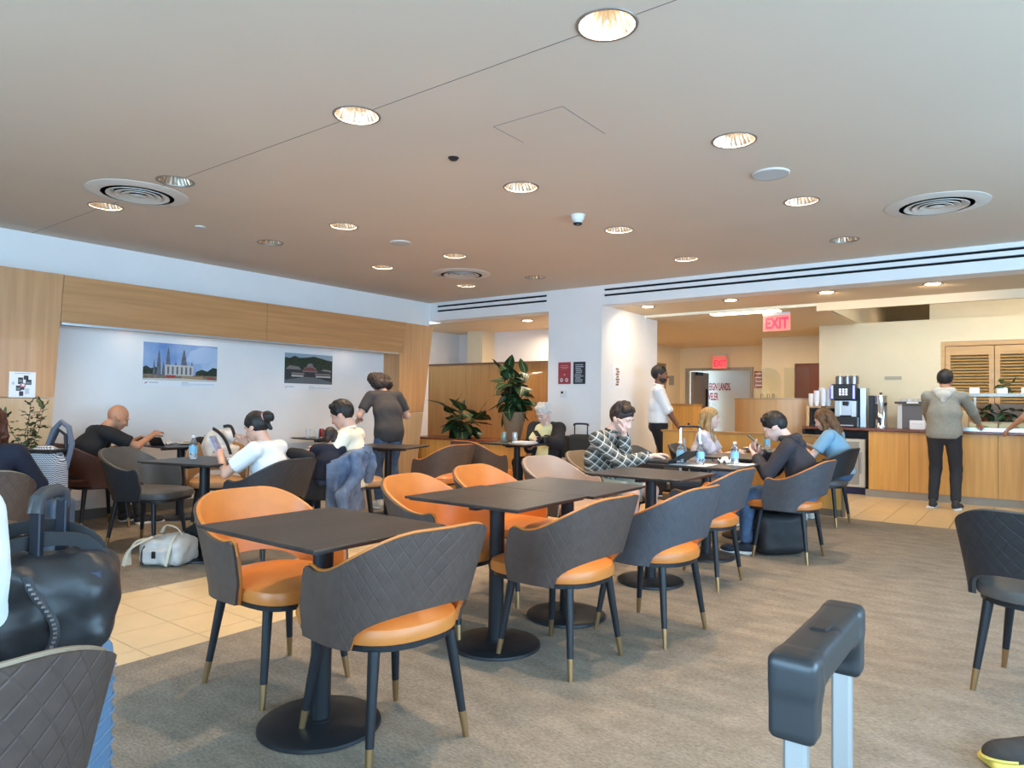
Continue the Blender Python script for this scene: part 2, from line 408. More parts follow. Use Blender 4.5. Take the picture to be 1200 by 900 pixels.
def tile_grid(xs, ys):
    for i in range(len(xs)-1):
        for j in range(len(ys)-1):
            w, d = round(xs[i+1]-xs[i], 3), round(ys[j+1]-ys[j], 3)
            if (w, d) not in protos:
                o = tile_at(-w/2, w/2, -d/2, d/2); protos[(w, d)] = o.data; 
            else: o = link('tile', protos[(w, d)], floor)
            o.location = ((xs[i]+xs[i+1])/2, (ys[j]+ys[j+1])/2, 0)
tile_grid(xs, [.41+.3035*k for k in range(27)])
tile_grid([-1.605+.3035*k for k in range(-3, 10)], [YT+.6*k for k in range(0, 5)])
MB().box(XT0, -2.55, 8.61, 17.9, -.008, 0).box(-2.55, XR, 10.76, 17.9, -.008, 0).box(-9, XT0, YT, 17.9, -.008, 0).build('far_tile_floor', TILE, floor, kind='stuff')

# ---- ceiling with real round openings for the recessed lights
LX = [-6.02, -4.9, -2.94, -1.39]; LY = [2.46, 3.98, 5.46, 6.95]; LR = .118
def ceiling_mesh():
    B = MB(); hs = .17
    cx = [XL-.02]+[v for x in LX for v in (x-hs, x+hs)]+[XR+.1]; cy = [YB-.1]+[v for y in LY for v in (y-hs, y+hs)]+[YH+.1]
    n = 32
    for i in range(len(cx)-1):
        for j in range(len(cy)-1):
            x0, x1, y0, y1 = cx[i], cx[i+1], cy[j], cy[j+1]
            if i % 2 == 1 and j % 2 == 1:
                mx, my = (x0+x1)/2, (y0+y1)/2; v = []
                for k in range(n):
                    a = 2*PI*k/n+PI/4; c, s_ = math.cos(a), math.sin(a); q = hs/max(abs(c), abs(s_))
                    v.append((mx+LR*c, my+LR*s_, CEIL)); v.append((mx+q*c, my+q*s_, CEIL))
                B.add(v, [(2*k, 2*((k+1) % n), 2*((k+1) % n)+1, 2*k+1) for k in range(n)])
            else: B.add([(x0, y0, CEIL), (x1, y0, CEIL), (x1, y1, CEIL), (x0, y1, CEIL)], [(3, 2, 1, 0)])
    B.box(XL-.1, XR+.2, YB-.2, YH+.1, CEIL+.3, CEIL+.36)
    return B
struct(ceiling_mesh().build('ceiling', CEILM))
B = MB(); ends = [XL]+[v for x in LX for v in (x-LR-.015, x+LR+.015)]+[.6]
for k in range(0, len(ends), 2): B.box(ends[k], ends[k+1], 2.457, 2.460, CEIL-.0015, CEIL+.002)
GAPM = mat('ceiling_joint_shadow_gap', (.16, .14, .12), .9)
struct(B.build('trim_1', GAPM))
struct(MB().box(-1.962, -1.957, 3.01, 3.46, CEIL-.001, CEIL+.002).box(-2.42, -1.957, 3.005, 3.01, CEIL-.001, CEIL+.002).box(-2.425, -2.42, 3.01, 3.3, CEIL-.001, CEIL+.002).build('trim_2', mat('hatch_gap', (.25, .24, .23), .9)))

# ---- left wall with its proud wood surround
wl = struct(bx('wall_left', WALLW, XL-.15, XL, YB-.1, YH, -.01, CEIL))
XF = -7.27
def panel(poly_yz, x0, x1, m, name='wood_panel'):
    n = len(poly_yz); v = [(x0, y, z) for y, z in poly_yz]+[(x1, y, z) for y, z in poly_yz]
    f = [tuple(reversed(range(n))), tuple(range(n, 2*n))]+[(i, (i+1) % n, (i+1) % n+n, i+n) for i in range(n)]
    return MB().add(v, f).build(name, m, wl)
panel([(YB, 1.215), (2.575, 1.215), (2.625, 2.375), (YB, 2.375)], XL, XF, WOOD)
panel([(YB, 0), (2.53, 0), (2.572, 1.209), (YB, 1.209)], XL, XF, WOODL)
panel([(2.61, 1.925), (4.79, 1.925), (4.79, 2.372), (2.629, 2.372)], XL, XF, WOODH)
panel([(4.794, 1.925), (7.0, 1.925), (7.08, 2.372), (4.794, 2.372)], XL, XF, WOODH)
panel([(6.95, 1.065), (7.455, 1.065), (7.64, 2.37), (7.083, 2.37), (6.99, 1.925), (6.95, 1.925)], XL, XF, WOOD)
panel([(6.95, 0), (7.30, 0), (7.452, 1.06), (6.95, 1.06)], XL, XF, WOODL)
struct(MB().box(XF-.04, XF-.012, 2.62, 6.95, 1.905, 1.925).build('trim_3', ALU))
struct(bx('baseboard_left', mat('grey_base', srgb(110, 108, 104), .6), XL, XL+.015, 2.6, 6.94, 0, .1))
# ---- header between the rooms, column and spaces beyond
def slotted_header(name, x0, x1, zb, s0, s1):
    B = MB(); B.box(x0, x1, YH+.03, YH+.28, zb, CEIL+.3)
    zs = [(zb, 2.632), (2.66, 2.704), (2.732, CEIL)]
    for a, b in zs: B.box(s0, s1, YH, YH+.03, a, b)
    if s0 > x0: B.box(x0, s0, YH, YH+.03, zb, CEIL)
    if s1 < x1: B.box(s1, x1, YH, YH+.03, zb, CEIL)
    return struct(B.build(name, WALLW))
for nm, a, b, zb, s0, s1 in (('wall_header_left', XL, -5.335, 2.495, -7.45, -5.37), ('wall_header_right', -4.5, XR+.1, 2.52, -4.47, XR+.1)):
    h_ = slotted_header(nm, a, b, zb, s0, s1)
    for z0, z1 in ((2.632, 2.66), (2.704, 2.732)):
        bx('air_slot', DARKGAP, s0, s1, YH+.026, YH+.0302, z0, z1, h_)
column = struct(bx('wall_column', WALLW, -5.335, -4.5, YH, 9.58, -.01, CEIL+.2))
bx('corner_guard', mat('corner_guard_white', srgb(236, 234, 230), .5), -4.512, -4.496, YH-.004, YH+.012, 0, 2.52, column)
SOFF = mat('soffit_paint', srgb(222, 204, 176), .8)
struct(bx('ceiling_lobby_left', SOFF, -9.2, -5.335, YH+.28, 10.2, 2.495, 2.56))
struct(bx('wall_lobby_back', WALLW, -9.2, -5.335, 9.75, 9.9, 0, 2.495))
struct(bx('wall_lobby_side', WALLW, -8.75, -8.6, YH+.05, 9.8, 0, 2.5))
struct(bx('wall_lobby_pier', CREAM, -8.1, -7.75, 9.4, 9.76, 0, 2.495))
struct(bx('wall_return', WALLW, -8.7, XL-.15, YH-.1, YH+.05, 0, 2.6))
wp = thing('wood_partition', 'maple panelled partition with dark top rail behind the potted plants', 'partition', (-7.0, 8.75, 0))
for x0, x1 in ((-8.58, -7.53), (-7.525, -6.62), (-6.615, -5.34)):
    bx('panel', wood('partition_maple', srgb(206, 152, 92), srgb(190, 136, 78), 'Z'), x0+7.0, x1+7.0, -.05, .03, 0, 1.85, wp)
bx('top_rail', mat('partition_rail', srgb(112, 80, 62), .5), -1.6, 1.66, -.07, .05, 1.85, 1.875, wp)
bx('post', BLACKP, .9, .95, .3, .35, 1.5, 1.96, wp)

# ---- beyond the right-hand opening
struct(bx('ceiling_entry', SOFF, -4.5, XR+.1, YH+.28, 9.15, 2.52, 2.6))
struct(MB().box(-6.3, -2.15, 9.19, 17.0, 2.49, 2.58).build('ceiling_corridor', SOFF))
struct(MB().box(-6.3, XR+.1, 9.15, 18, 3.0, 3.1).build('ceiling_upper', SOFF))
struct(bx('wall_bulkhead', CREAM, -1.2, XR+.1, 11.75, 12.0, 2.35, 3.0))
struct(bx('trim_4', SOFF, -2.15, XR, 9.15, 9.2, 2.42, 2.52))
struct(bx('wall_trough_side', CREAM, -2.2, -2.1, 9.2, 14.0, 2.5, 3.0))
struct(bx('wall_corridor_left', CREAM, -6.4, -6.25, 9.58, FY+.1, -.01, 2.5))
struct(bx('wall_corridor_return', WALLW, -6.4, -5.3, 9.58, 9.7, -.01, 2.5))
# far wall with door opening, X from -6.25 to right

fw0 = struct(MB().box(-6.25, -6.07, FY, FY+.12, 0, 2.5).box(-6.07, -4.69, FY, FY+.12, 1.99, 2.5).box(-4.69, -3.9, FY, FY+.12, 0, 2.5).build('wall_far', CREAM))
struct(MB().box(-6.12, -6.06, FY-.03, FY, 0, 2.04).box(-6.06, -4.70, FY-.03, FY, 1.98, 2.04).box(-4.70, -4.64, FY-.03, FY, 0, 2.04).build('trim_5', mat('door_frame_grey', srgb(150, 144, 136), .5)))
DL = mat('door_leaf_grey', srgb(150, 134, 124), .5)
dl = struct(bx('door_1', DL, -.03, .03, -.85, 0, 0, 1.97)); dl.location = (-6.03, FY+.13, 0); dl.rotation_euler = (0, 0, PI-.03)
bx('door_handle', BLACK, -.07, -.03, -.72, -.69, .8, 1.6, dl)
bx('door_closer', BLACK, -.09, -.03, -.4, -.12, 1.9, 1.97, dl)
BRI = mat('bright_hall_paint', srgb(246, 246, 246), .8)
struct(MB().box(-7.5, -3.8, FY+1.3, FY+1.4, 0, 2.6).box(-7.5, -3.8, FY+.12, FY+1.3, 2.6, 2.7).box(-7.5, -7.4, FY+.12, FY+1.3, 0, 2.6).box(-4.1, -4.0, FY+.12, FY+1.3, 0, 2.6).build('wall_hall', BRI))
lamp('hall_light', 'AREA', (-5.3, FY+.7, 2.58), 110, (1, .98, .95), 1.6, .9, (-5.3, FY+.7, 0))
ban = thing('wall_banner', 'white banner with red capital lettering seen through the open door', 'banner', (-5.3, FY+1.27, 0))
bx('panel', PAPER, -1.3, 1.15, -.01, .01, .3, 2.3, ban)
REDT = mat('banner_maroon', srgb(176, 44, 74), .6)
text('lettering', 'EIGN LANDS.', .235, REDT, ban, face_mY(-.77, -.012, 1.59), bold=.006, sx=.37)
text('lettering', 'VELER', .235, REDT, ban, face_mY(-.79, -.012, 1.36), bold=.006, sx=.37)
text('lettering', 'FOR ALL', .14, mat('banner_grey', srgb(206, 206, 210), .6), ban, face_mY(-.86, -.012, 1.22), sx=.5)
# red-brown door and its wall, right of the corridor
struct(MB().box(-4.0, -3.42, 13.0, 13.12, 0, 2.5).box(-3.42, -2.7, 13.0, 13.12, 2.0, 2.5).box(-2.7, -2.0, 13.0, 13.12, 0, 2.5).box(-4.0, -3.9, 13.1, FY+.1, 0, 2.5).build('wall_service', CREAM))
struct(bx('door_2', mat('red_brown_door', srgb(128, 66, 38), .45, noise=.1, stretch=(8, 8, .5)), -3.42, -2.7, 13.04, 13.09, 0, 2.0))
struct(MB().box(-3.47, -3.42, 12.98, 13.0, 0, 2.05).box(-3.42, -2.7, 12.98, 13.0, 2.0, 2.05).build('trim_6', CREAM))
# brown door on the corridor's left wall
struct(bx('door_3', mat('brown_door', srgb(150, 108, 66), .5), -6.26, -6.2, 12.7, 13.65, 0, 2.1))
# white wall behind the counter with the shuttered hatch
YW = 11.5
ww = struct(MB().box(-2.66, -1.04, YW, YW+.15, 0, 2.5).box(-1.04, XR, YW, YW+.15, 2.17, 2.5).box(-1.04, XR, YW, YW+.15, 0, 1.2).build('wall_counter', CREAM))
struct(bx('wall_right_far', CREAM, XR-.02, XR+.1, YH, 18, 0, 3))
# ---- window walls outside the frame: daylight enters here
def window_wall(name, along, fixed, a0, a1, openings, sill=.35, head=2.55):
    B = MB(); prev = a0
    def put(u0, u1, z0, z1):
        if along == 'Y': B.box(fixed, fixed+.15, u0, u1, z0, z1)
        else: B.box(u0, u1, fixed-.15, fixed, z0, z1)
    for o0, o1 in openings:
        put(prev, o0, 0, CEIL); put(o0, o1, 0, sill); put(o0, o1, head, CEIL); prev = o1
    put(prev, a1, 0, CEIL); return struct(B.build(name, WALLW))
window_wall('wall_right', 'Y', XR, YB, YH+.05, [(-2.0, .4), (.6, 3.0), (3.2, 6.0)])
window_wall('wall_behind', 'X', YB, XL, XR+.15, [(-4.2, -2.0), (-1.8, .2), (.4, 2.8)])
ALUW = mat('window_aluminium', srgb(120, 124, 128), .4, .6)
k = 0
for u0, u1 in [(-2.0, .4), (.6, 3.0), (3.2, 6.0)]:
    k += 1; m_ = (u0+u1)/2
    struct(MB().box(XR+.05, XR+.1, u0, u0+.05, .35, 2.55).box(XR+.05, XR+.1, u1-.05, u1, .35, 2.55).box(XR+.05, XR+.1, m_-.025, m_+.025, .35, 2.55).box(XR+.05, XR+.1, u0, u1, .35, .4).box(XR+.05, XR+.1, u0, u1, 2.5, 2.55).build('window_%d' % k, ALUW))
for u0, u1 in [(-4.2, -2.0), (-1.8, .2), (.4, 2.8)]:
    k += 1; m_ = (u0+u1)/2
    struct(MB().box(u0, u0+.05, YB-.1, YB-.05, .35, 2.55).box(u1-.05, u1, YB-.1, YB-.05, .35, 2.55).box(m_-.025, m_+.025, YB-.1, YB-.05, .35, 2.55).box(u0, u1, YB-.1, YB-.05, .35, .4).box(u0, u1, YB-.1, YB-.05, 2.5, 2.55).build('window_%d' % k, ALUW))
B = MB().box(-9, 6, 17.95, 18.1, 0, 3.2); B.box(-9.3, -9.2, 7.8, 18, 0, 3.2); struct(B.build('wall_outer', CREAM))

# ================================================================== CEILING FITTINGS
REFL = mat('light_reflector', srgb(225, 215, 200), .16, 1); 
def refl_fluted():
    m = mat('fluted_reflector', srgb(232, 222, 206), .22, 1); return m
TRIMG = mat('light_trim_ring', srgb(150, 140, 132), .4, .6)
BULB = mat('lit_lamp_face', (1, .86, .66), .5, emit=26, ecol=(1, .84, .62))
BULBO = mat('unlit_lamp_face', (.5, .5, .5), .2, .5)
def fluted(r0, r1, z0, z1, n=48):
    B = MB(); v = []
    for r, z in ((r0, z0), ((r0*.62+r1*.38), z0+(z1-z0)*.45), (r1, z1)):
        for i in range(n):
            q = r*(1+(.035 if i % 2 else -.035)*(1 if r != r0 else 0)); a = 2*PI*i/n; v.append((q*math.cos(a), q*math.sin(a), z))
    f = [(j*n+i, j*n+(i+1) % n, (j+1)*n+(i+1) % n, (j+1)*n+i) for j in (0, 1) for i in range(n)]; return B.add(v, f)
def make_downlight(lit, scale=1.0):
    t = thing('ceiling_downlight', '', 'light')
    fluted(LR*scale, .05*scale, 0, .13).build('reflector', refl_fluted(), t)
    MB().lathe([(LR*scale-.004, .004), (LR*scale-.002, -.003), (LR*scale+.009, -.004), (LR*scale+.012, .0)], 40, cap=False).build('trim_ring', TRIMG, t, True)
    MB().lathe([(0, .125), (.052*scale, .125), (.052*scale, .15), (0, .15)], 20, cap=False).build('lamp_face', BULB if lit else BULBO, t)
    return t
dl_on = make_downlight(True); dl_off = make_downlight(False); used = {True: 0, False: 0}
colw = ['nearest the poster wall', 'in the second column from the poster wall', 'in the second column from the counter side', 'on the far right column']
roww = ['front', 'second', 'third', 'rear']
for i, x in enumerate(LX):
    for j, y in enumerate(LY):
        lit = (i, j) not in ((1, 0), (0, 1), (3, 3), (1, 3))
        o = (dl_on if lit else dl_off)
        if used[lit]: o = copy_tree(o)
        used[lit] = 1; o.location = (x, y, CEIL); o['group'] = 'recessed downlights in the dining ceiling'
        o['label'] = '%s round recessed downlight, %s row, %s' % ('lit' if lit else 'unlit silver', roww[j], colw[i])
        if lit: lamp('downlight_lamp', 'AREA', (x, y, CEIL+.11), 21, (1, .75, .50), .09, aim=(x, y, 0), spread=150)
def small_light(x, y, z, label, e=9, aim=None):
    t = thing('soffit_downlight', label, 'light', (x, y, z), group='downlights in the lower soffits')
    MB().lathe([(.07, -.002), (.085, -.004), (.1, -.003), (.102, 0)], 28, cap=False).build('trim_ring', TRIMG, t, True)
    MB().lathe([(0, -.003), (.07, -.002)], 24, cap=False).build('lamp_face', BULB, t)
    if e: lamp('soffit_lamp', 'AREA', (x, y, z-.02), e, (1, .76, .5), .12, aim=aim or (x, y, 0), spread=150)
for x, y, w in ((-4.05, 8.33, 'leftmost over the column side'), (-2.95, 8.35, 'above the exit sign left'), (-1.85, 8.33, 'above the coffee machine side'), (-.82, 8.33, 'nearest the grey hooded man')):
    small_light(x, y, 2.518, 'small lit downlight in soffit behind the slotted header, '+w, 7, (x-(.5 if x < -4 else 0), y+(.8 if x < -2 else 2.0), .8))
small_light(-6.2, 8.6, 2.493, 'small lit downlight in left lobby soffit above the plants', 20, (-6.0, 8.6, 0))
for y in (3.35, 4.1, 5.4, 6.2): # tiny spots under the wood band
    t = thing('wall_washer_spot', 'tiny spot under the wood band %s' % {3.35: 'left of the temple poster', 4.1: 'above the temple poster right edge', 5.4: 'above the palace poster', 6.2: 'right of the palace poster'}[y], 'light', (XF-.12, y, 1.923), group='spots under the wood band')
    MB().lathe([(0, -.006), (.03, -.006), (.035, 0)], 16, cap=False).build('face', ALU if y in (5.4,) else BULB, t)
# linear light strips above the lobby
STRIP = mat('linear_light_diffuser', (1, .9, .72), .5, emit=7, ecol=(1, .86, .64))
tag(bx('linear_ceiling_light', STRIP, -3.55, -2.65, 9.24, 9.42, 2.478, 2.49), 'long lit linear ceiling light left of the front exit sign', 'light')
tag(bx('linear_ceiling_light', STRIP, -.75, .9, 10.2, 10.32, 2.86, 2.88), 'long lit linear light above the shuttered hatch', 'light')
lamp('counter_strip', 'AREA', (.1, 10.1, 2.84), 20, (1, .73, .42), 2.8, .12, (-.6, 11.2, 1.0))
lamp('corridor_cove', 'AREA', (-5.9, 12.3, 2.4), 24, (1, .82, .58), .15, 4.0, (-6.3, 12.3, 1.2))
lamp('corridor_ceiling', 'AREA', (-3.3, 11.6, 2.45), 20, (1, .83, .6), .6, .6, (-3.3, 11.6, 0))
lamp('corridor_ceiling', 'AREA', (-4.9, 13.0, 2.45), 16, (1, .83, .6), .6, .6, (-4.9, 13, 0))
lamp('recess_fill', 'AREA', (-1.5, 12.8, 2.97), 5, (1, .85, .65), .3, aim=(-1.5, 12.8, 0))  # added fill without a fitting, brightens the dark recess above the counter wall
lamp('lobby_left', 'AREA', (-6.4, 9.2, 2.45), 22, (1, .85, .65), .4, .4, (-6.4, 9.0, 0))
# round ceiling air diffusers
VENT = mat('vent_white', srgb(216, 210, 202), .5)
def vent(x, y, label):
    t = thing('ceiling_air_diffuser', label, 'vent', (x, y, CEIL), group='round ceiling diffusers')
    MB().lathe([(.0, .0), (.30, .0), (.30, -.001)], 48, cap=False).build('throat', mat('vent_throat', (.06, .055, .05), .9), t)
    MB().lathe([(.25, -.014), (.262, -.014), (.33, -.008), (.352, -.003), (.352, 0), (.33, 0)], 56, cap=False).build('outer_flange', VENT, t, True)
    for r in (.205, .15, .1): MB().lathe([(r-.042, -.002), (r-.006, -.018), (r+.012, -.020), (r+.012, -.016), (r-.04, .0)], 48, cap=False).build('ring_blade', VENT, t, True)
    MB().lathe([(0, -.022), (.045, -.022), (.055, -.018), (.02, -.004)], 32, cap=False).build('centre_disc', VENT, t, True)
vent(-5.44, 2.45, 'large round air diffuser on the ceiling at upper left beside downlights')
vent(-.58, 6.13, 'large round air diffuser on the ceiling at right above the slotted header')
vent(-5.52, 6.28, 'round air diffuser on the ceiling near the far left corner')
def disc(name, x, y, r, label, cat, m=VENT, h=.012):
    t = thing(name, label, cat, (x, y, CEIL))
    MB().lathe([(r*.93, -h), (r, -h*.7), (r, 0)], 40, cap=False).build('rim', m, t, True)
    MB().lathe([(0, -h*.8), (r*.93, -h*.85)], 40, cap=False).build('grille', mat('speaker_mesh', srgb(196, 196, 196), .8, bump=.4, bscale=300), t)
disc('ceiling_speaker', -1.39, 4.69, .12, 'flush round speaker grille on the ceiling between right hand downlights', 'speaker')
disc('ceiling_speaker', -4.93, 4.70, .10, 'flush round speaker grille on the ceiling left of centre', 'speaker')
disc('sprinkler_cover', -6.0, 3.25, .045, 'small flat sprinkler cover plate near upper left diffuser', 'sprinkler')
t = thing('smoke_detector', 'small white smoke detector on the ceiling left of column', 'detector', (-2.99, 4.84, CEIL))
MB().lathe([(0, -.075), (.03, -.072), (.036, -.05), (.05, -.04), (.055, -.012), (.06, 0)], 28, cap=False).build('body', mat('detector_white', srgb(225, 225, 222), .5), t, True)
MB().lathe([(.026, -.082), (.036, -.079), (.036, -.066), (.026, -.062)], 20, cap=False).build('sensor_ring', BLACKP, t, True)
t = thing('ceiling_sprinkler', 'tiny black sprinkler head on ceiling between the front downlights', 'sprinkler', (-2.94, 3.25, CEIL))
MB().lathe([(0, -.02), (.02, -.018), (.034, -.004), (.036, 0)], 20, cap=False).build('head', BLACK, t, True)

# exit signs
EXM = mat('exit_sign_acrylic', srgb(216, 128, 116), .3, emit=.22, ecol=(1, .2, .2)); EXR = mat('exit_letters_lit', (1, .02, .06), .4, emit=1.1, ecol=(1, .01, .08))
def exit_sign(x, y, z, label, w=.33, h=.2):
    t = thing('exit_sign', label, 'exit sign', (x, y, z))
    bx('panel', EXM, -w/2, w/2, -.012, .012, -h/2, h/2, t); bx('mount', ALU, -w/2, w/2, -.02, .02, h/2, h/2+.03, t)
    text('lettering', 'EXIT', .19, EXR, t, face_mY(-w*.42, -.014, -h*.33), bold=.006, sx=.72)
    lamp('exit_glow', 'POINT', (x, y-.12, z), .1, (1, .08, .1), .05)
exit_sign(-2.56, 8.9, 2.27, 'glowing red exit sign hanging in front beside the counter wall')
exit_sign(-5.25, 14.2, 2.14, 'smaller far exit sign glowing above the open bright door', .3, .27)
# ================================================================== FURNITURE
def sst(a, b, x): t = max(0, min(1, (x-a)/(b-a))); return t*t*(3-2*t)
def chair_curve(s, off=0.0, lean=0.0):
    """s in [-1,1]; plan point of the shell wall; chair faces +Y"""
    S0 = .74
    a = abs(s); sg = 1 if s >= 0 else -1
    if a < S0:
        ph = a/S0*PI/2; e = .82
        x = (.262+off+lean*.85)*math.sin(ph)**e; y = -(.235+off+lean)*math.cos(ph)**e
    else: x = .262+off+lean*.85; y = (a-S0)/(1-S0)*.105
    return Vector((sg*x, y, 0))
def h_top(s):
    a = abs(s); z = .642+.158*(1-sst(.10, .78, a)); z += .010*sst(.78, .90, a)
    if a > .90: z -= .06*(1-math.sqrt(max(0, 1-((a-.90)/.10)**2)))
    return z
def h_bot(s):
    a = abs(s); return .402+(.125*math.sqrt(max(0, 1-(a/.50)**2)) if a < .50 else 0)
def shell_grid(off, ns=56, nz=9, inset=0.0):
    V = []; UV = []
    for i in range(ns+1):
        s = -1+2*i/ns; zt, zb = h_top(s)-inset, h_bot(s)+inset*.5; back = 1-sst(.3, .8, abs(s))
        for j in range(nz+1):
            z = zb+(zt-zb)*j/nz; k = max(0, z-.42)/.38; ln = (.105*back+.02*(1-back))*k
            p = chair_curve(s, off, ln); p.z = z
            if abs(s) > .9: p.y += .035*(.5-abs(j/nz-.5))
            V.append(p); UV.append((s*.62, z))
    F = [(i*(nz+1)+j, (i+1)*(nz+1)+j, (i+1)*(nz+1)+j+1, i*(nz+1)+j+1) for i in range(ns) for j in range(nz)]
    return V, F, UV, ns, nz
def closed_shell(name, o_in, o_out, m, parent, inset=0.0):
    Vo, F, UV, ns, nz = shell_grid(o_out, inset=inset); Vi = shell_grid(o_in, inset=inset)[0]; n = len(Vo)
    V = Vo+Vi; FF = [f for f in F]+[tuple(reversed([i+n for i in f])) for f in F]
    r = nz+1
    for i in range(ns): FF.append((i*r+nz, (i+1)*r+nz, (i+1)*r+nz+n, i*r+nz+n)); FF.append((i*r, i*r+n, (i+1)*r+n, (i+1)*r))
    for j in range(nz): FF.append((j, j+1, j+1+n, j+n)); FF.append((ns*r+j, ns*r+j+n, ns*r+j+1+n, ns*r+j+1))
    me = bpy.data.meshes.new(name); me.from_pydata([tuple(v) for v in V], [], FF); me.materials.append(m)
    uvl = me.uv_layers.new(name='UVMap'); U = UV+UV
    for l in me.loops: uvl.data[l.index].uv = U[l.vertex_index]
    me.polygons.foreach_set('use_smooth', [True]*len(FF)); me.update(); me.set_sharp_from_angle(angle=math.radians(50))
    return link(name, me, parent)
def seat_plan(n=40, g=0):
    P = []
    for i in range(n):
        a = 2*PI*i/n; c, s_ = math.cos(a), math.sin(a); e = .5 if s_ > 0 else .8
        x = (.243+g)*math.copysign(abs(c)**e, c); y = ((.300 if s_ > 0 else .255)+g)*math.copysign(abs(s_)**(.45 if s_ > 0 else .85), s_); P.append((x, y+.012))
    return P
def seat_mesh(z0, z1, g=0, dome=.02):
    B = MB(); n = 40; V = []; L = [(-.012, z0), (0, z0+.006), (.004, (z0+z1)/2), (-.004, z1-.012), (-.025, z1-.002), (-.09, z1+dome*.7), (-.17, z1+dome)]
    for gg, z in L: V += [(x, y, z) for x, y in seat_plan(n, g+gg)]
    F = [(j*n+i, j*n+(i+1) % n, (j+1)*n+(i+1) % n, (j+1)*n+i) for j in range(len(L)-1) for i in range(n)]
    F += [tuple(reversed(range(n))), tuple(range((len(L)-1)*n, len(L)*n))]; return B.add(V, F)
def make_chair(outer, inner, seat=None):
    t = thing('armchair', '', 'chair')
    closed_shell('shell', .001, .014, outer, t)
    closed_shell('lining', -.013, .002, inner, t, -.004)
    B = MB(); V, F, UV, ns, nz = shell_grid(-.002); r = nz+1
    B.tube([V[i*r+nz]+Vector((0, 0, .002)) for i in range(ns+1)]+[], .006, 6); B.build('piping', inner, t, True)
    seat_mesh(.408, .474).build('seat', seat or inner, t, True)
    B = MB(); P = seat_plan(40, -.012); B.prism(P, .388, .408); B.build('seat_frame', BLACK, t, False)
    for sx in (-1, 1):
        for sy in (-1, 1):
            a, b = Vector((sx*.165, sy*.165, .39)), Vector((sx*.213, sy*.213, .0)); m_ = a.lerp(b, .76)
            lg = MB().tube([a, m_], [.021, .0145], 12).build('leg', BLACK, t, True)
            MB().tube([m_+(b-a)*-.004, b], [.0148, .0105], 12).build('leg_tip', BRASS, lg, True)
    return t
Q_BRN = quilt('brown_quilted_leather', srgb(84, 70, 64), .5); Q_GRY = quilt('grey_quilted_leather', srgb(78, 78, 84), .6); Q_DRK = quilt('dark_quilted_leather', srgb(42, 42, 46), .6)
L_OR = mat('orange_leather', srgb(208, 126, 58), .36, noise=.12, nscale=9, bump=.08, bscale=14)
L_TAN = mat('tan_leather', srgb(178, 138, 96), .4, noise=.12, nscale=9); L_TAU = mat('taupe_leather', srgb(176, 150, 132), .4, noise=.1)
L_GRY = mat('grey_leather', srgb(88, 86, 84), .45, noise=.15, nscale=9, bump=.1, bscale=20); L_DRK = mat('dark_grey_leather', srgb(52, 52, 56), .45, noise=.15)
L_BEI = mat('beige_leather', srgb(150, 130, 108), .45, noise=.1)
L_WIN = mat('dark_wine_leather', srgb(84, 54, 46), .45, noise=.1)
PR = {'o': make_chair(Q_BRN, L_OR), 't': make_chair(Q_BRN, L_TAU), 'n': make_chair(Q_BRN, L_TAN), 'g': make_chair(Q_DRK, L_GRY), 'd': make_chair(Q_DRK, L_DRK), 'y': make_chair(Q_GRY, L_OR), 'b': make_chair(Q_BRN, L_BEI), 'w': make_chair(L_WIN, L_WIN)}
USED = set()
def chair(kind, x, y, fx, fy, label, group='quilted tub chairs'):
    o = PR[kind]
    if kind in USED: o = copy_tree(o)
    USED.add(kind); o.location = (x, y, 0); o.rotation_euler = (0, 0, heading(fx, fy)); o['label'] = label; o['group'] = group; return o
chair('o', -2.64, 1.83, 1, .0, 'orange lined quilted tub chair facing camera behind the nearest table')
chair('o', -1.90, 1.77, -1, .12, 'brown quilted tub chair with orange seat, back to camera, right of nearest table')
chair('o', -1.83, 2.84, -1, .05, 'brown quilted tub chair at the near half of the joined pair of tables')
chair('y', -1.67, 3.50, -1, .10, 'grey-brown quilted tub chair behind the one at the joined tables')
chair('o', -2.56, 2.84, 1, .15, 'orange lined tub chair on the wall side of the joined tables, left one')
chair('o', -2.68, 3.55, 1, .05, 'orange lined tub chair on the wall side of the joined tables, right one')
chair('t', -2.83, 4.50, 1, -.12, 'pale taupe lined tub chair standing empty behind the joined tables')
chair('y', -1.86, 4.68, -1, .02, 'grey quilted tub chair, third from camera in the row right of tables')
chair('y', -1.60, 5.90, -1, .05, 'grey quilted tub chair in which the boy in dark hoodie sits')
chair('g', -1.79, 7.86, -1, .10, 'dark tub chair at far end of the row by the tiled floor')
chair('b', -2.93, 5.28, 1, 0, 'brown tub chair in which the plaid shirted man sits')
chair('g', -2.95, 6.42, 1, .15, 'empty grey lined tub chair left of the blonde woman')
chair('g', -2.80, 7.10, 1, .1, 'dark tub chair in which the blonde woman sits')
chair('g', .04, 3.80, .233, .972, 'black tub chair with grey seat standing alone at right edge')
chair('b', -1.62, .34, -1, .02, 'brown quilted tub chair back in the bottom left corner')
chair('b', -4.97, 1.36, -1, .25, 'brown tub chair with beige seat at left edge under the red haired woman')
chair('g', -5.88, 2.80, .88, .48, 'worn dark grey tub chair with arms facing the small table at left')
chair('n', -6.22, 3.60, .85, -.5, 'tan lined tub chair holding a white bag beside poster wall')
chair('d', -4.52, 2.98, -.95, -.22, 'dark tub chair in which the woman with the hair bun sits')
chair('d', -4.92, 3.84, -.87, -.5, 'dark tub chair with a denim jacket over its back')
chair('n', -5.30, 4.45, .62, .78, 'tan seated tub chair just right of the bearded man')
chair('o', -4.88, 5.25, -.95, .05, 'brown tub chair with orange seat beside the standing curly haired person')
chair('o', -4.93, 6.02, .12, .99, 'brown tub chair with orange seat in front of the white haired man')
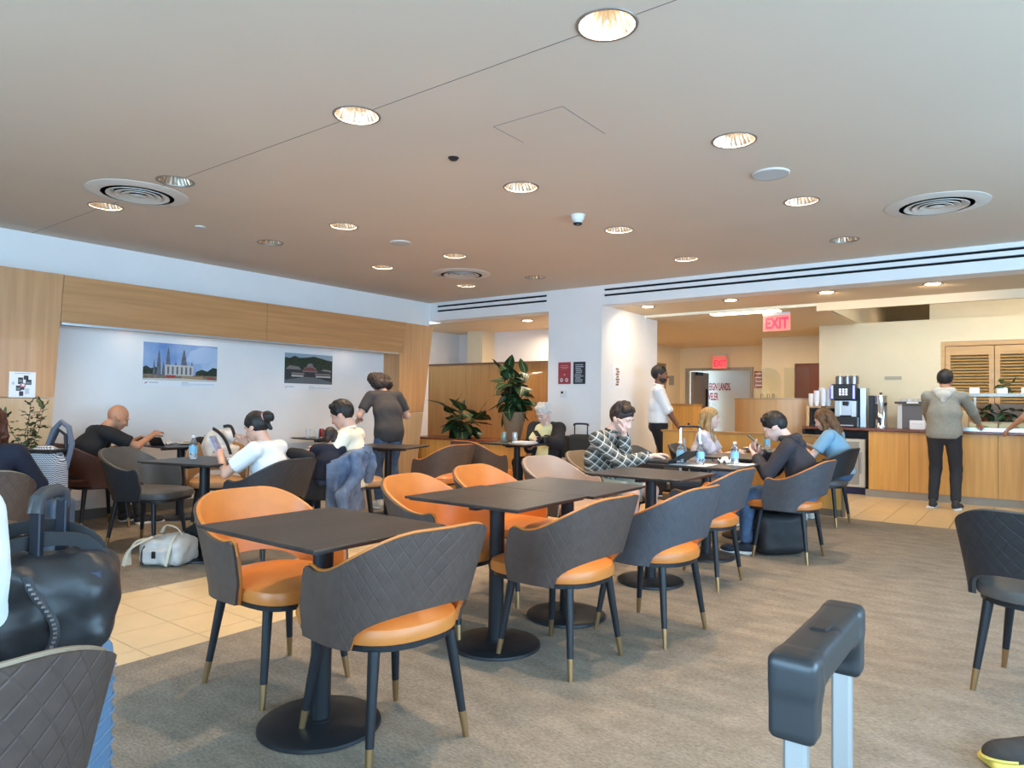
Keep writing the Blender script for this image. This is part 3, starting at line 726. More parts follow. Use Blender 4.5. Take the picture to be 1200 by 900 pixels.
chair('w', -7.02, 2.86, 0, 1, 'dark wine brown tub chair in which the bald man sits')
chair('d', -4.86, 7.36, 0, -1, 'dark tub chair in which the white haired man sits')
for k_, o in PR.items():
    if k_ not in USED:
        for c in list(o.children_recursive)+[o]: bpy.data.objects.remove(c)

def make_table(w=.70, d=.62):
    t = thing('bistro_table', '', 'table')
    B = MB(); B.box(-w/2, w/2, -d/2, d/2, .738, .75, .003); B.box(-w/2+.018, w/2-.018, -d/2+.018, d/2-.018, .73, .738); B.build('table_top', TABLE, t)
    MB().lathe([(.0, .035), (.06, .035), (.06, .028), (.038, .026), (.038, .70), (.0, .70)], 28, cap=False).build('column', BLACK, t, True)
    MB().box(-.20, .20, -.022, .022, .70, .73).box(-.022, .022, -.20, .20, .70, .73).build('top_bracket', BLACK, t)
    MB().lathe([(0, 0), (.22, 0), (.227, .006), (.225, .017), (.215, .023), (.12, .03), (0, .034)], 48, cap=False).build('base_plate', BLACK, t, True)
    return t
TP = make_table(); tf = [0]
def table(x, y, rz, label, sc=(1, 1)):
    o = TP if not tf[0] else copy_tree(TP)
    tf[0] = 1; o.location = (x, y, 0); o.rotation_euler = (0, 0, rz); o['label'] = label; o['group'] = 'dark square bistro tables'; return o
table(-2.15, 1.68, .0, 'nearest empty dark square table in the foreground')
table(-2.17, 2.77, .02, 'near one of two dark tables pushed together')
table(-2.15, 3.40, .02, 'far one of two dark tables pushed together')
table(-2.12, 4.43, .0, 'empty dark table in front of the plaid shirted man')
table(-2.12, 5.45, .0, 'dark table with laptop and two water bottles')
table(-2.14, 6.52, .0, 'empty dark table between boy in hoodie and blonde woman')
table(-2.27, 7.68, .0, 'far dark table with plates by the low wood wall')
table(-5.12, 2.86, .28, 'dark table with tablet and bottle before the woman with hair bun')
table(-7.02, 3.66, .0, 'small dark table of the bald man against poster wall')
table(-7.20, 5.66, .0, 'small table with cans against the wall under right poster')
table(-5.50, 5.12, .35, 'empty dark table in front of the standing curly haired person')
table(-4.93, 6.66, .0, 'dark table of the white haired man')

# low wood wall (booth back)
lw = thing('low_wood_wall', 'low maple wall with cap rail behind the far tables', 'partition', (-2.75, 8.42, 0))
bx('panel', WOODC, -1.1, 1.05, -.03, .05, .08, .88, lw); bx('cap_rail', wood('cap_maple', srgb(190, 140, 84), srgb(172, 124, 72), 'X'), -1.12, 1.06, -.045, .065, .88, .905, lw)
bx('plinth', mat('plinth_brown', srgb(120, 98, 78), .8), -1.1, 1.05, -.032, .052, 0, .08, lw)
bx('end_panel', mat('end_panel_taupe', srgb(134, 112, 90), .8), 1.05, 1.07, -.04, .06, 0, .88, lw)
# curved reception with glass
rc = thing('reception_desk', 'curved pale maple reception desk with glass screens', 'reception desk', (-3.55, 11.2, 0))
def arc(cx, cy, R, a0, a1, z0, z1, th, n=18):
    B = MB(); v = []
    for i in range(n+1):
        a = a0+(a1-a0)*i/n
        for r in (R, R+th):
            for z in (z0, z1): v.append((cx+r*math.cos(a), cy+r*math.sin(a), z))
    f = []
    for i in range(n):
        k = 4*i; f += [(k, k+4, k+5, k+1), (k+2, k+3, k+7, k+6), (k+1, k+5, k+7, k+3), (k, k+2, k+6, k+4)]
    f += [(0, 1, 3, 2), (4*n, 4*n+2, 4*n+3, 4*n+1)]; return B.add(v, f)
arc(.35, .75, .86, math.radians(192), math.radians(312), 0, 1.33, .03).build('front_panel', WOODL, rc, True)
arc(.35, .75, .70, math.radians(192), math.radians(312), 1.33, 1.355, .2).build('counter_top', mat('desk_top', srgb(176, 150, 120), .35), rc, True)
P = [(-.02, 1.36)]+[(.12+.19*0+.2*math.cos(a)*-1+.06, 1.68+.16*math.sin(a)) for a in [PI*i/12 for i in range(13)]]+[(.38, 1.36)]
P = [(-.02, 1.36)]+[(.18-.20*math.cos(PI*i/14), 1.64+.20*math.sin(PI*i/14)) for i in range(15)]+[(.38, 1.36)]
v = [(x, .05, z) for x, z in P]+[(x, .058, z) for x, z in P]; n = len(P)
MB().add(v, [tuple(range(n)), tuple(reversed(range(n, 2*n)))]+[(i, (i+1) % n, (i+1) % n+n, i+n) for i in range(n)]).build('arched_glass', GLASS, rc)
bx('side_glass', GLASS, .42, .80, .1, .108, 1.36, 1.84, rc)
for x in (.12, .22, .30): MB().lathe([(0, 1.355), (.02, 1.355), (.022, 1.40), (.012, 1.43), (0, 1.43)], 12, Matrix.Translation((x-.02, .0, 0)), cap=False).build('desk_item', BRASS, rc, True)
tag(bx('notice_sign', mat('notice_maroon', srgb(150, 70, 66), .6), -4.61, -4.44, FY-.03, FY, 1.60, 1.95), 'small maroon notice plate on the far pillar right of open door', 'sign')
fo = bpy.data.objects['notice_sign']
for z in (1.65, 1.73, 1.81, 1.89): bx('text_line', PAPER, -4.59, -4.46, FY-.034, FY-.03, z, z+.02, fo)
MB().box(-6.25, -6.22, 13.9, 14.1, 1.66, 1.86).build('wall_box', mat('alarm_grey', srgb(150, 146, 140), .5))
tag(bpy.data.objects['wall_box'], 'small grey alarm box on corridor wall beside the standing waiter', 'wall box')
cb = thing('wood_lectern', 'tall wooden lectern box behind the standing waiter', 'lectern', (-4.72, 11.2, 0))
bx('body', WOODC, -.16, .2, -.2, .2, 0, 1.22, cb, .005); bx('top', wood('lectern_top', srgb(190, 140, 84), srgb(172, 124, 72), 'X'), -.18, .22, -.22, .22, 1.22, 1.25, cb); bx('knob', BLACK, .12, .15, -.215, -.2, .9, .93, cb)

# ---------------- counter
CY = 10.62
ct = thing('service_counter', 'long maple service counter with red-brown stone top and grey kick plate', 'counter', (-.2, CY, 0))
COUNTERTOP = mat('red_granite_top', srgb(128, 74, 56), .22, noise=.4, nscale=40)
MB().box(-1.66, 3.2, -.03, .72, .905, .94, .004).box(-2.5, -1.66, .03, .72, .905, .94, .004).build('worktop', COUNTERTOP, ct)
bx('carcass', mat('carcass_dark', srgb(70, 50, 36), .8), -1.62, 3.2, .03, .7, .1, .9, ct)
xs_ = [-1.62, -1.16, -.70, -.24, .22, .9, 1.6, 2.4, 3.2]
xs_ = [-1.62, -1.13, -.66, -.15, .62, 1.4, 2.3, 3.2]
for i in range(len(xs_)-1): bx('door_panel', WOODC, xs_[i]+.002, xs_[i+1]-.002, .008, .03, .1, .9, ct, .001)
bx('kick_plate', mat('kick_grey', srgb(152, 142, 128), .5), -1.66, 3.2, .02, .04, 0, .1, ct)
bx('niche_back', BLACKP, -2.5, -1.64, .6, .66, .0, .9, ct); bx('niche_side', BLACKP, -2.5, -2.46, .05, .66, 0, .9, ct)
fr = thing('under_counter_fridge', 'cream under counter fridge in the dark niche left of the maple doors', 'fridge', (-2.1, 10.95, 0))
bx('body', mat('fridge_cream', srgb(214, 206, 190), .4), -.2, .22, -.2, .2, .1, .78, fr, .008); bx('door', mat('fridge_glass', srgb(160, 158, 148), .2), -.17, .14, -.215, -.2, .14, .74, fr, .004)
bx('handle', ALU, .155, .17, -.235, -.2, .3, .6, fr); bx('plinth', mat('navy_plinth', (.01, .015, .06), .5), -.2, .22, -.18, .2, 0, .1, fr)
# microwave in a pale wood frame, coffee machine, urn, juicer
mw = thing('microwave', 'black microwave with pale wooden frame at counter left end', 'microwave', (-2.5, 11.05, .94))
bx('casing', BLACKP, -.14, .14, -.16, .2, .0, .27, mw, .004); bx('door_glass', mat('black_glass', (.01, .01, .012), .08), -.12, .07, -.166, -.16, .03, .25, mw)
bx('door_handle', STEEL, .078, .09, -.18, -.16, .04, .25, mw)
bx('wood_frame', WOODL, -.2, -.16, -.16, .2, 0, .3, mw); bx('wood_frame', WOODL, -.2, .0, -.14, .2, .275, .3, mw)
cm = thing('coffee_machine', 'black bean-to-cup coffee machine with glowing blue sides on the counter', 'coffee machine', (-2.17, 11.05, .94))
bx('base', BLACKP, -.19, .17, -.22, .22, 0, .15, cm, .008); bx('drip_tray', STEEL, -.15, .13, -.28, -.2, .02, .035, cm); bx('rear_body', BLACKP, -.17, .16, -.02, .22, .14, .56, cm, .006)
bx('steel_front', STEEL, -.14, .14, -.06, -.02, .17, .38, cm); bx('steel_cheek', STEEL, -.15, -.085, -.1, -.05, .15, .38, cm, .003); bx('steel_cheek', STEEL, .07, .14, -.1, -.05, .15, .38, cm, .003)
MB().lathe([(0, -.03), (.03, -.03), (.035, .03), (0, .03)], 16, Matrix.Translation((-.005, -.14, .34)), cap=False).build('spout', BLACKP, cm, True)
hd = bx('display_head', BLACKP, -.18, .14, -.2, .04, .39, .62, cm, .01)
SB = mat('blue_light_strip', (.2, .25, 1), .3, emit=3.2, ecol=(.16, .18, 1)); 
bx('light_strip', SB, -.176, -.15, -.206, -.2, .41, .60, hd); bx('light_strip', SB, .112, .137, -.206, -.2, .41, .60, hd)
SC = mat('screen_icons', (.8, .85, 1), .3, emit=1.2)
for i in range(3):
    for j in range(3): bx('screen_icon', SC, -.07+i*.042, -.07+i*.042+.026, -.2035, -.2, .46+j*.035, .46+j*.035+.022, hd)
for x, r in ((-.10, .06), (.0, .045), (.09, .065)):
    MB().lathe([(0, .62), (r, .62), (r, .73), (r*.9, .735), (r*.9, .745), (0, .75)], 20, Matrix.Translation((x, .0, 0)), cap=False).build('bean_hopper', mat('smoked_hopper', (.25, .22, .22), .1, metal=.6), cm, True)
bx('side_cabinet', STEEL, .175, .26, -.05, .22, 0, .57, cm, .006)
ur = thing('drinks_urn', 'tall polished steel drinks urn right of coffee machine', 'urn', (-1.73, 11.05, .94))
MB().lathe([(0, .0), (.09, .0), (.09, .03), (.082, .04), (.082, .44), (.09, .445), (.09, .455), (.05, .475), (.02, .48), (0, .48)], 32, cap=False).build('body', CHROME, ur, True)
MB().lathe([(0, .48), (.02, .48), (.02, .50), (0, .505)], 12, cap=False).build('lid_knob', BLACKP, ur, True)
bx('tap', BLACKP, -.02, .02, -.14, -.08, .07, .15, ur, .004); bx('sight_glass', BLACKP, -.055, -.04, -.09, -.075, .12, .34, ur)
bx('back_column', BLACKP, -.16, -.09, .0, .12, 0, .46, ur, .004)
ju = thing('juice_dispenser', 'grey and white juice dispenser with dark tray top', 'dispenser', (-1.31, 11.08, .94))
bx('body', mat('dispenser_grey', srgb(104, 98, 98), .5), -.14, .1, -.14, .15, 0, .34, ju, .006); bx('side_panel', mat('dispenser_white', srgb(206, 202, 198), .4), -.2, -.14, -.15, .15, 0, .34, ju, .006)
bx('side_panel', mat('dispenser_white', srgb(206, 202, 198), .4), .1, .17, -.15, .15, 0, .34, ju, .006); bx('tray', mat('tray_brown', srgb(74, 58, 52), .4), -.23, .26, -.18, .16, .345, .375, ju, .004)
tag(bx('label', PAPER, -.08, .06, -.183, -.18, .35, .37, ju))
for i in range(5):
    t = thing('lidded_cup', 'small white cup standing on the dark dispenser tray, %s' % ['leftmost', 'second from left', 'middle one', 'second from right', 'rightmost'][i], 'cup', (-1.46+i*.075, 11.06, 1.317), group='cups on the dispenser tray')
    MB().lathe([(0, 0), (.022, 0), (.03, .035), (.032, .038), (0, .042)], 14, cap=False).build('cup', PAPER, t, True)
nb = thing('napkin_box', 'white napkin box standing in front of the juice dispenser', 'napkin box', (-1.24, 10.74, .94))
bx('box', PAPER, -.09, .09, -.05, .05, 0, .12, nb, .004); bx('slot', mat('slot_grey', (.5, .5, .5), .6), -.06, .06, -.052, -.05, .07, .075, nb)
tr = thing('black_tray', 'low black serving tray beside hooded man on counter', 'tray', (-.98, 10.8, .94))
bx('tray', BLACKP, -.14, .2, -.1, .12, 0, .035, tr, .003); bx('insert', STEEL, -.1, .16, -.07, .09, .036, .04, tr)
for i, (x, y, n_) in enumerate(((-2.64, 10.86, 5), (-2.56, 10.83, 7), (-2.47, 10.86, 8), (-2.42, 10.94, 8), (-2.52, 10.97, 9))):
    t = thing('paper_cup_stack', 'stack of white paper cups on the microwave, %s' % ['leftmost', 'second from left', 'middle', 'rightmost', 'tallest at the back'][i], 'paper cups', (x, y+.08, 1.212+.03), group='cup stacks on the microwave')
    for j in range(n_): MB().lathe([(.028, 0), (.04, .09), (.042, .09), (.042, .094), (.038, .094), (.027, .004)], 18, Matrix.Translation((0, 0, j*.022 if j < n_ else 0)), cap=False).build('paper_cup', PAPER, t, True)
tag(bx('wall_plate', mat('plate_taupe', srgb(172, 158, 136), .4), -1.75, -1.53, YW-.012, YW, 1.64, 1.69), 'small blank metal plate on the cream wall above the urn', 'wall plate')
# shutters
sh = thing('louvred_shutters', 'honey wood louvred shutters closing the serving hatch', 'shutters', (0, YW+.05, 0))
SHM = wood('shutter_wood', srgb(206, 158, 96), srgb(192, 142, 80), 'X')
B = MB(); B.box(-1.04, -.99, -.04, .04, 1.2, 2.17).box(-.99, 2.6, -.038, .04, 2.11, 2.168); B.build('frame', SHM, sh)
base = None
for p, (a, b) in enumerate(((-.985, -.42), (-.41, .16), (.17, .74))):
    pn = MB().box(a, a+.06, -.02, .02, 1.2, 2.1).box(b-.06, b, -.02, .02, 1.2, 2.1).box(a+.06, b-.06, -.02, .02, 1.98, 2.1).box(a+.06, b-.06, -.02, .02, 1.2, 1.26).build('shutter_panel', SHM, sh)
    for k in range(17):
        if base is None:
            s_ = MB().box(-.222, .222, -.02, .02, -.0035, .0035, T=Matrix.Rotation(math.radians(24), 4, 'X')).build('slat', mat('slat_wood', srgb(210, 162, 98), .5), pn); base = s_.data
        else: s_ = link('slat', base, pn)
        s_.location = ((a+b)/2, 0, 1.285+k*.0415)
# hatch food display on the counter
fd = thing('display_shelf', 'grey shelf on posts over the salad bar beside hooded man', 'shelf', (0, 10.98, .94))
SHELFM = mat('shelf_grey', srgb(168, 172, 168), .35, .3)
bx('shelf', SHELFM, -.68, 1.2, -.16, .16, .445, .49, fd, .003)
for x in (-.62, .4, 1.1): bx('post', STEEL, x, x+.025, -.012, .012, 0, .445, fd)
for i, x in enumerate((-.67, -.37, -.12, .12)):
    t = thing('folded_card', 'white folded menu card on the grey shelf, %s' % ['leftmost', 'left of potted plant', 'right of potted plant', 'rightmost'][i], 'card', (x+.06, 10.88, 1.431), group='cards on the shelf')
    MB().box(-.055, .055, -.002, .002, 0, .075, T=Matrix.Rotation(-.2, 4, 'X')).box(-.055, .055, -.002, .002, 0, .075, T=Matrix.Translation((0, .03, 0)) @ Matrix.Rotation(.2, 4, 'X')).build('card', PAPER, t)
for i, (x0, x1) in enumerate(((-.66, -.36), (-.34, -.04), (.0, .3))):
    t = thing('food_bin', 'cream food bin in the salad bar, %s' % ['left', 'middle', 'right'][i], 'bin', ((x0+x1)/2, 10.86, .94), group='salad bar bins')
    w = (x1-x0)/2
    MB().box(-w, w, -.1, -.09, 0, .1).box(-w, w, .09, .1, 0, .1).box(-w, -w+.01, -.09, .09, 0, .1).box(w-.01, w, -.09, .09, 0, .1).box(-w, w, -.1, .1, 0, .005).build('bin', mat('bin_cream', srgb(196, 184, 138), .4), t)
    MB().lathe([(0, .07), (w*.6, .08), (w*.8, .06)], 12).build('food', mat('salad', srgb(120, 110, 60), .8, noise=.5, nscale=60), t)
tag(bx('salad_bar_rail', STEEL, -.72, 1.2, 10.66, 10.72, .94, .985), 'steel rail along the counter edge below salad bins', 'rail')
tag(bx('salad_bar_backboard', wood('backboard', srgb(196, 150, 96), srgb(170, 120, 70), 'X'), -.7, 1.2, 11.2, 11.22, .94, 1.3), 'wooden backboard behind the salad bar bins', 'board')
for i, x in enumerate((-.28, -.18)):
    t = thing('condiment_bowl', 'small black bowl on salad bar, %s one' % ['left', 'right'][i], 'bowl', (x, 11.08, .94+.10), group='small black bowls')
    MB().lathe([(0, 0), (.03, 0), (.045, .035), (.04, .035), (.027, .006), (0, .006)], 16, cap=False).build('bowl', BLACKP, t, True)
    bx('stand', STEEL, -.03, .03, -.03, .03, -.1, 0, t)
# ================================================================== WALL PICTURES
def pmat(n, c, r=.6): return mat('print_'+n, srgb(*c), r)
def poster_pX(name, label, x, y0, y1, z0, z1, shapes, cat='poster'):
    """flat print on a wall facing +X: shapes = list of (material, [(u,v)..]) in 0..1"""
    t = thing(name, label, cat, (x, (y0+y1)/2, z0)); w = y1-y0; h = z1-z0
    bx('sheet', PAPER, 0, .004, -w/2, w/2, 0, h, t)
    B = MB(); ms = []
    for i, (m, P) in enumerate(shapes):
        if m not in ms: ms.append(m)
        B.cur = ms.index(m); B.add([(.0045+.00012*i, -w/2+u*w, v*h) for u, v in P], [tuple(range(len(P)))])
    B.build('print', ms, t); return t
R_ = lambda u0, v0, u1, v1: [(u0, v0), (u1, v0), (u1, v1), (u0, v1)]
SKY = mat('print_sky', srgb(104, 140, 196), .5, col2=srgb(176, 196, 222), nscale=2.2); TREE = mat('print_trees', srgb(42, 58, 42), .6, noise=.5, nscale=30)
STONE = mat('print_stone', srgb(110, 112, 124), .6, noise=.4, nscale=30); GRND = mat('print_ground', srgb(142, 122, 102), .6, noise=.4, nscale=24)
sh_ = [(SKY, R_(0, .17, 1, 1)), (pmat('sky_glow', (170, 190, 220)), [(.55, .6), (.7, .55), (1, .62), (1, .95), (.8, .98), (.62, .85)]),  # white glow over the sky, painted as a pale polygon
       (TREE, [(0, .2), (0, .42), (.04, .46), (.1, .4), (.16, .44), (.2, .38), (.2, .2)]), (TREE, [(.68, .2), (.7, .36), (.78, .42), (.86, .38), (.94, .48), (1, .46), (1, .2)]),
       (GRND, R_(0, .13, 1, .27)), (pmat('path', (206, 200, 190)), [(0, .13), (1, .13), (1, .17), (.5, .19), (0, .17)])]
def spire(u, w, v0, v1): return [(u-w, v0), (u-w*.9, v0+(v1-v0)*.35), (u-w*.6, v0+(v1-v0)*.62), (u-w*.22, v1-.05), (u, v1), (u+w*.22, v1-.05), (u+w*.6, v0+(v1-v0)*.62), (u+w*.9, v0+(v1-v0)*.35), (u+w, v0)]
for u, w, v1 in ((.14, .015, .62), (.2, .03, .84), (.32, .035, .92), (.53, .05, .88), (.64, .02, .62), (.42, .03, .6), (.26, .02, .6)): sh_.append((STONE, spire(u, w, .25, v1)))
sh_ += [(pmat('facade', (196, 192, 184)), R_(.28, .25, .66, .5))]+[(STONE, R_(.31+k*.06, .28, .335+k*.06, .46)) for k in range(6)]
sh_ += [(pmat('crowd_red', (176, 56, 52)), R_(.3, .2, .42, .26)), (pmat('crowd_red', (176, 56, 52)), R_(.86, .18, .96, .22)), (pmat('crowd_tan', (170, 140, 96)), R_(.5, .19, .8, .24))]
RSW = pmat('swoosh_red', (190, 40, 60)); GLN = pmat('caption_grey', (150, 156, 170)); LGT = pmat('caption_pale', (192, 200, 214))
sw = [(RSW, [(.02, .04), (.045, .055), (.07, .105), (.05, .085), (.03, .07)]), (GLN, R_(.08, .07, .2, .085)), (GLN, R_(.5, .09, .6, .1)), (LGT, R_(.5, .06, .97, .07)), (LGT, R_(.5, .04, .97, .048)), (LGT, R_(.5, .015, .63, .024))]
poster_pX('travel_poster', 'wide poster of spired stone temples under blue sky on the pale wall', XL, 3.52, 4.36, 1.36, 1.83, sh_+sw)
HALL = pmat('palace', (128, 120, 118)); DK = mat('print_dark', srgb(52, 56, 62), .6, noise=.4, nscale=30)
s2 = [(pmat('grey_sky', (150, 166, 178)), R_(0, .17, 1, 1)), (TREE, [(0, .5), (0, .88), (.1, .86), (.2, .93), (.3, .88), (.45, .9), (.6, .94), (.75, .9), (.88, .86), (1, .84), (1, .5)]),
      (DK, R_(0, .17, 1, .55)), (HALL, [(.36, .5), (.4, .62), (.44, .63), (.47, .72), (.5, .74), (.56, .74), (.6, .64), (.64, .62), (.68, .5)]),
      (pmat('roof_red', (120, 70, 66)), [(.36, .56), (.44, .63), (.58, .63), (.68, .56), (.66, .53), (.38, .53)]), (HALL, [(.02, .56), (.1, .66), (.28, .64), (.34, .55)]), (HALL, [(.74, .55), (.82, .6), (.96, .58), (.99, .52)]),
      (pmat('terrace', (196, 194, 190)), R_(.14, .36, .38, .4)), (pmat('terrace', (196, 194, 190)), R_(.64, .36, .96, .4)), (HALL, R_(.14, .42, .4, .47)), (HALL, R_(.62, .42, .96, .47)),
      (pmat('court', (98, 104, 110)), [(0, .17), (1, .17), (1, .24), (.6, .36), (.42, .36), (0, .26)])]
poster_pX('travel_poster', 'smaller dark poster of a tiered palace before wooded hills on the pale wall', XL, 5.27, 6.02, 1.36, 1.83, s2+sw)
s3 = [(GLN, R_(.2, .93, .8, .95))]+[(DK, R_(*q)) for q in ((.33, .52, .52, .78), (.54, .7, .72, .86), (.62, .5, .84, .7), (.26, .26, .46, .46), (.38, .06, .54, .24), (.4, .3, .58, .5))]
s3 += [(pmat('photo_grey', (120, 126, 134)), R_(.35, .6, .5, .7)), (pmat('photo_grey', (120, 126, 134)), R_(.64, .52, .8, .62)), (pmat('photo_grey', (130, 134, 140)), R_(.28, .3, .42, .38)), (pmat('stamp_red', (190, 120, 130)), R_(.42, .4, .62, .56)), (PAPER, R_(.47, .45, .57, .52)), (LGT, R_(.6, .14, .76, .36)), (LGT, R_(.1, .5, .2, .6))]
poster_pX('notice_sheet', 'white sheet with a cluster of small dark photos on wood panel', XF, 2.215, 2.42, 1.215, 1.445, s3, 'notice')
def poster_mY(name, label, x0, x1, y, z0, z1, base, parts, cat='notice'):
    t = thing(name, label, cat, ((x0+x1)/2, y, z0)); w = x1-x0; h = z1-z0
    bx('sheet', base, -w/2, w/2, -.008, 0, 0, h, t); B = MB(); ms = []
    for m, P in parts:
        if m not in ms: ms.append(m)
        B.cur = ms.index(m); B.add([(-w/2+u*w, -.0087, v*h) for u, v in P], [tuple(range(len(P)))])
    B.build('print', ms, t); return t
PK = pmat('pale_red', (214, 160, 160))
circ = lambda cx, cy, r, k=.7: [(cx+r*math.cos(PI*i/6), cy+r*k*math.sin(PI*i/6)) for i in range(12)]
poster_mY('red_notice', 'dark red notice with small white symbols on the white column', -5.16, -4.965, YH, 1.49, 1.785, pmat('notice_red', (164, 58, 66)),
          [(PK, R_(.2, .84, .8, .86)), (PK, R_(.15, .76, .85, .78)), (PK, R_(.25, .7, .75, .72)), (PK, R_(.45, .4, .58, .46)), (PAPER, circ(.28, .18, .13)), (PAPER, circ(.7, .18, .13)), (RSW, circ(.28, .18, .09)), (RSW, circ(.7, .18, .09)), (PAPER, circ(.28, .18, .04)), (PAPER, circ(.7, .18, .04))])
random.seed(3)
poster_mY('black_notice', 'black notice with white scribbled lettering beside the red notice', -4.92, -4.735, YH, 1.49, 1.785, pmat('notice_black', (40, 42, 48)),
          [(pmat('chalk', (178, 182, 188)), R_(.12+random.random()*.1, .08+k*.085, .6+random.random()*.3, .12+k*.085)) for k in range(10)])
t = thing('thermostat', 'small white thermostat with dark screen below the notices', 'thermostat', (-5.07, YH, 1.36))
bx('body', mat('thermostat_white', srgb(222, 222, 220), .4), -.05, .07, -.02, 0, -.045, .045, t, .004); bx('screen', BLACKP, -.035, .0, -.0215, -.02, .0, .03, t)
t = thing('column_notice', 'white framed notice with tan figure on the column side', 'notice', (-4.5, 8.32, 1.44))
bx('sheet', PAPER, 0, .006, -.13, .13, 0, .33, t)
for k in range(7): bx('print_line', pmat('tan_figure', (150, 104, 76)), .0062, .007, -.03+.02*(k % 2), .05+.01*(k % 3), .04+k*.035, .065+k*.035, t)

# ================================================================== PLANTS
def leaf_mesh(L, Wd, droop, name='leaf', m=LEAF, vein=True, fold=.12):
    n = 7; V = []; F = []; mi = []
    for i in range(n+1):
        u = i/n; w = Wd*math.sin(PI*min(1, .04+u**.75*.96))**.8; x = L*u; z = -droop*L*u*u; f = fold*w
        V += [(x, -w, z-f+.006*math.sin(i*2.1)), (x, -w*.08, z), (x, w*.08, z), (x, w, z-f-.006*math.sin(i*1.7))]
    for i in range(n):
        for j in range(3): F.append((4*i+j, 4*(i+1)+j, 4*(i+1)+j+1, 4*i+j+1)); mi.append(1 if (j == 1 and vein) else 0)
    B = MB(); B.v = V; B.f = F; B.mi = mi
    o = B.build(name, [m, LEAFV], None, 'all'); me = o.data; bpy.data.objects.remove(o); return me
LM = [leaf_mesh(.30, .10, .45), leaf_mesh(.28, .115, .9), leaf_mesh(.33, .09, .2), leaf_mesh(.24, .11, 1.2)]
LS = [leaf_mesh(.09, .017, .2, m=LEAFL, vein=False), leaf_mesh(.07, .014, .5, m=LEAFL, vein=False)]
def plant(label, x, y, z, stems, H, n, pot, meshes=LM, sc=1, seed=1, spread=.1, name='potted_plant', cat='plant', m_stem=BARK, sr=1):
    rnd = random.Random(seed); t = thing(name, label, cat, (x, y, z)); pot(t)
    zt = t.get('potz', .3)
    for s in range(stems):
        a = 2*PI*s/stems+rnd.random(); q = spread*rnd.random()*.6; tip = Vector((spread*math.cos(a), spread*math.sin(a), zt+H*(.7+.3*rnd.random())))
        b0 = Vector((q*.3*math.cos(a), q*.3*math.sin(a), zt-.05)); mid = b0.lerp(tip, .5)+Vector((rnd.uniform(-.03, .03), rnd.uniform(-.03, .03), 0))
        MB().tube([b0, mid, tip], [.009*sc*sr, .008*sc*sr, .005*sc*sr], 6).build('stem', m_stem, t, True)
        for k in range(n):
            u = (k+.6)/n; p = b0.lerp(tip, .2+.8*u); az = k*2.4+s*1.7+rnd.uniform(-.3, .3); el = math.radians(-15+85*u*u+rnd.uniform(-18, 18))
            me = meshes[rnd.randrange(len(meshes))]; o = link('leaf', me, t); g = sc*rnd.uniform(.75, 1.1)
            o.location = p; o.rotation_euler = (rnd.uniform(-.5, .5), -el, az); o.scale = (g, g, g)
    return t
def pot_vase(h, r0, r1, m):
    def f(t):
        t['potz'] = h; MB().lathe([(0, 0), (r0, 0), (r1*.9, h*.7), (r1, h), (r1-.015, h), (r1-.02, h-.03)], 28, cap=False).build('pot', m, t, True)
        MB().lathe([(0, h-.03), (r1-.02, h-.032)], 20, cap=False).build('soil', mat('soil', srgb(60, 44, 34), .95, noise=.4, nscale=60), t)
    return f
# planter ledge below the header
pl = thing('planter_ledge', 'long maple planter ledge with red-brown stone top and dark rail', 'planter', (-6.3, 7.75, 0))
bx('body', WOODC, -1.25, .92, -.28, .3, 0, .675, pl); bx('stone_top', REDP, -1.27, .94, -.3, .32, .675, .70, pl, .003)
POTM = mat('pot_taupe', srgb(150, 124, 96), .6, noise=.1)
plant('tall large-leaved fig plant in a tapering taupe pot before the maple partition', -5.78, 7.72, .70, 5, .60, 10, pot_vase(.40, .09, .17, POTM), seed=5, spread=.16)
plant('lower spreading large-leaved plant at the left end of the planter ledge', -6.72, 7.72, .70, 4, .34, 9, pot_vase(.12, .12, .16, BLACKP), seed=9, spread=.26)
bx0 = thing('wood_planter', 'maple planter box with red-brown top beside the luggage at left', 'planter', (-6.75, 2.13, 0))
bx('body', WOODC, -.42, .32, -.24, .24, 0, .66, bx0); bx('stone_top', REDP, -.44, .34, -.26, .26, .66, .69, bx0, .003)
plant('sprig plant with thin olive leaves in the wood planter by the pale wall', -6.72, 2.2, .69, 5, .40, 13, pot_vase(.10, .06, .08, POTM), LS, 1.1, 21, .18, 'sprig_plant', sr=.3)
plant('small dark leafy potted plant on the grey shelf right of hooded man', -.27, 10.98, 1.43, 3, .12, 6, pot_vase(.05, .03, .04, POTM), LM, .35, 4, .07, 'small_plant')
plant('tiny sparse potted plant on the grey shelf at the right edge', .0, 10.98, 1.43, 3, .07, 5, pot_vase(.05, .03, .04, POTM), LM, .25, 6, .07, 'small_plant')
for i, (x, w) in enumerate(((-.5, 'left'), (-.28, 'middle'), (-.02, 'right'))):
    plant('low green herb pot under the grey shelf, %s one' % w, x, 11.12, 1.06, 3, .1, 7, pot_vase(.07, .05, .06, REDP), LM, .35, 30+i, .08, 'herb_pot')
tag(bx('riser', WOODL, -.68, .3, 11.04, 11.2, 1.03, 1.06), 'thin wooden riser shelf carrying the herb pots', 'riser')
tag(bx('wooden_block', WOODL, -.66, .28, 11.06, 11.18, .94, 1.03), 'wooden block under the herb pot riser', 'block')

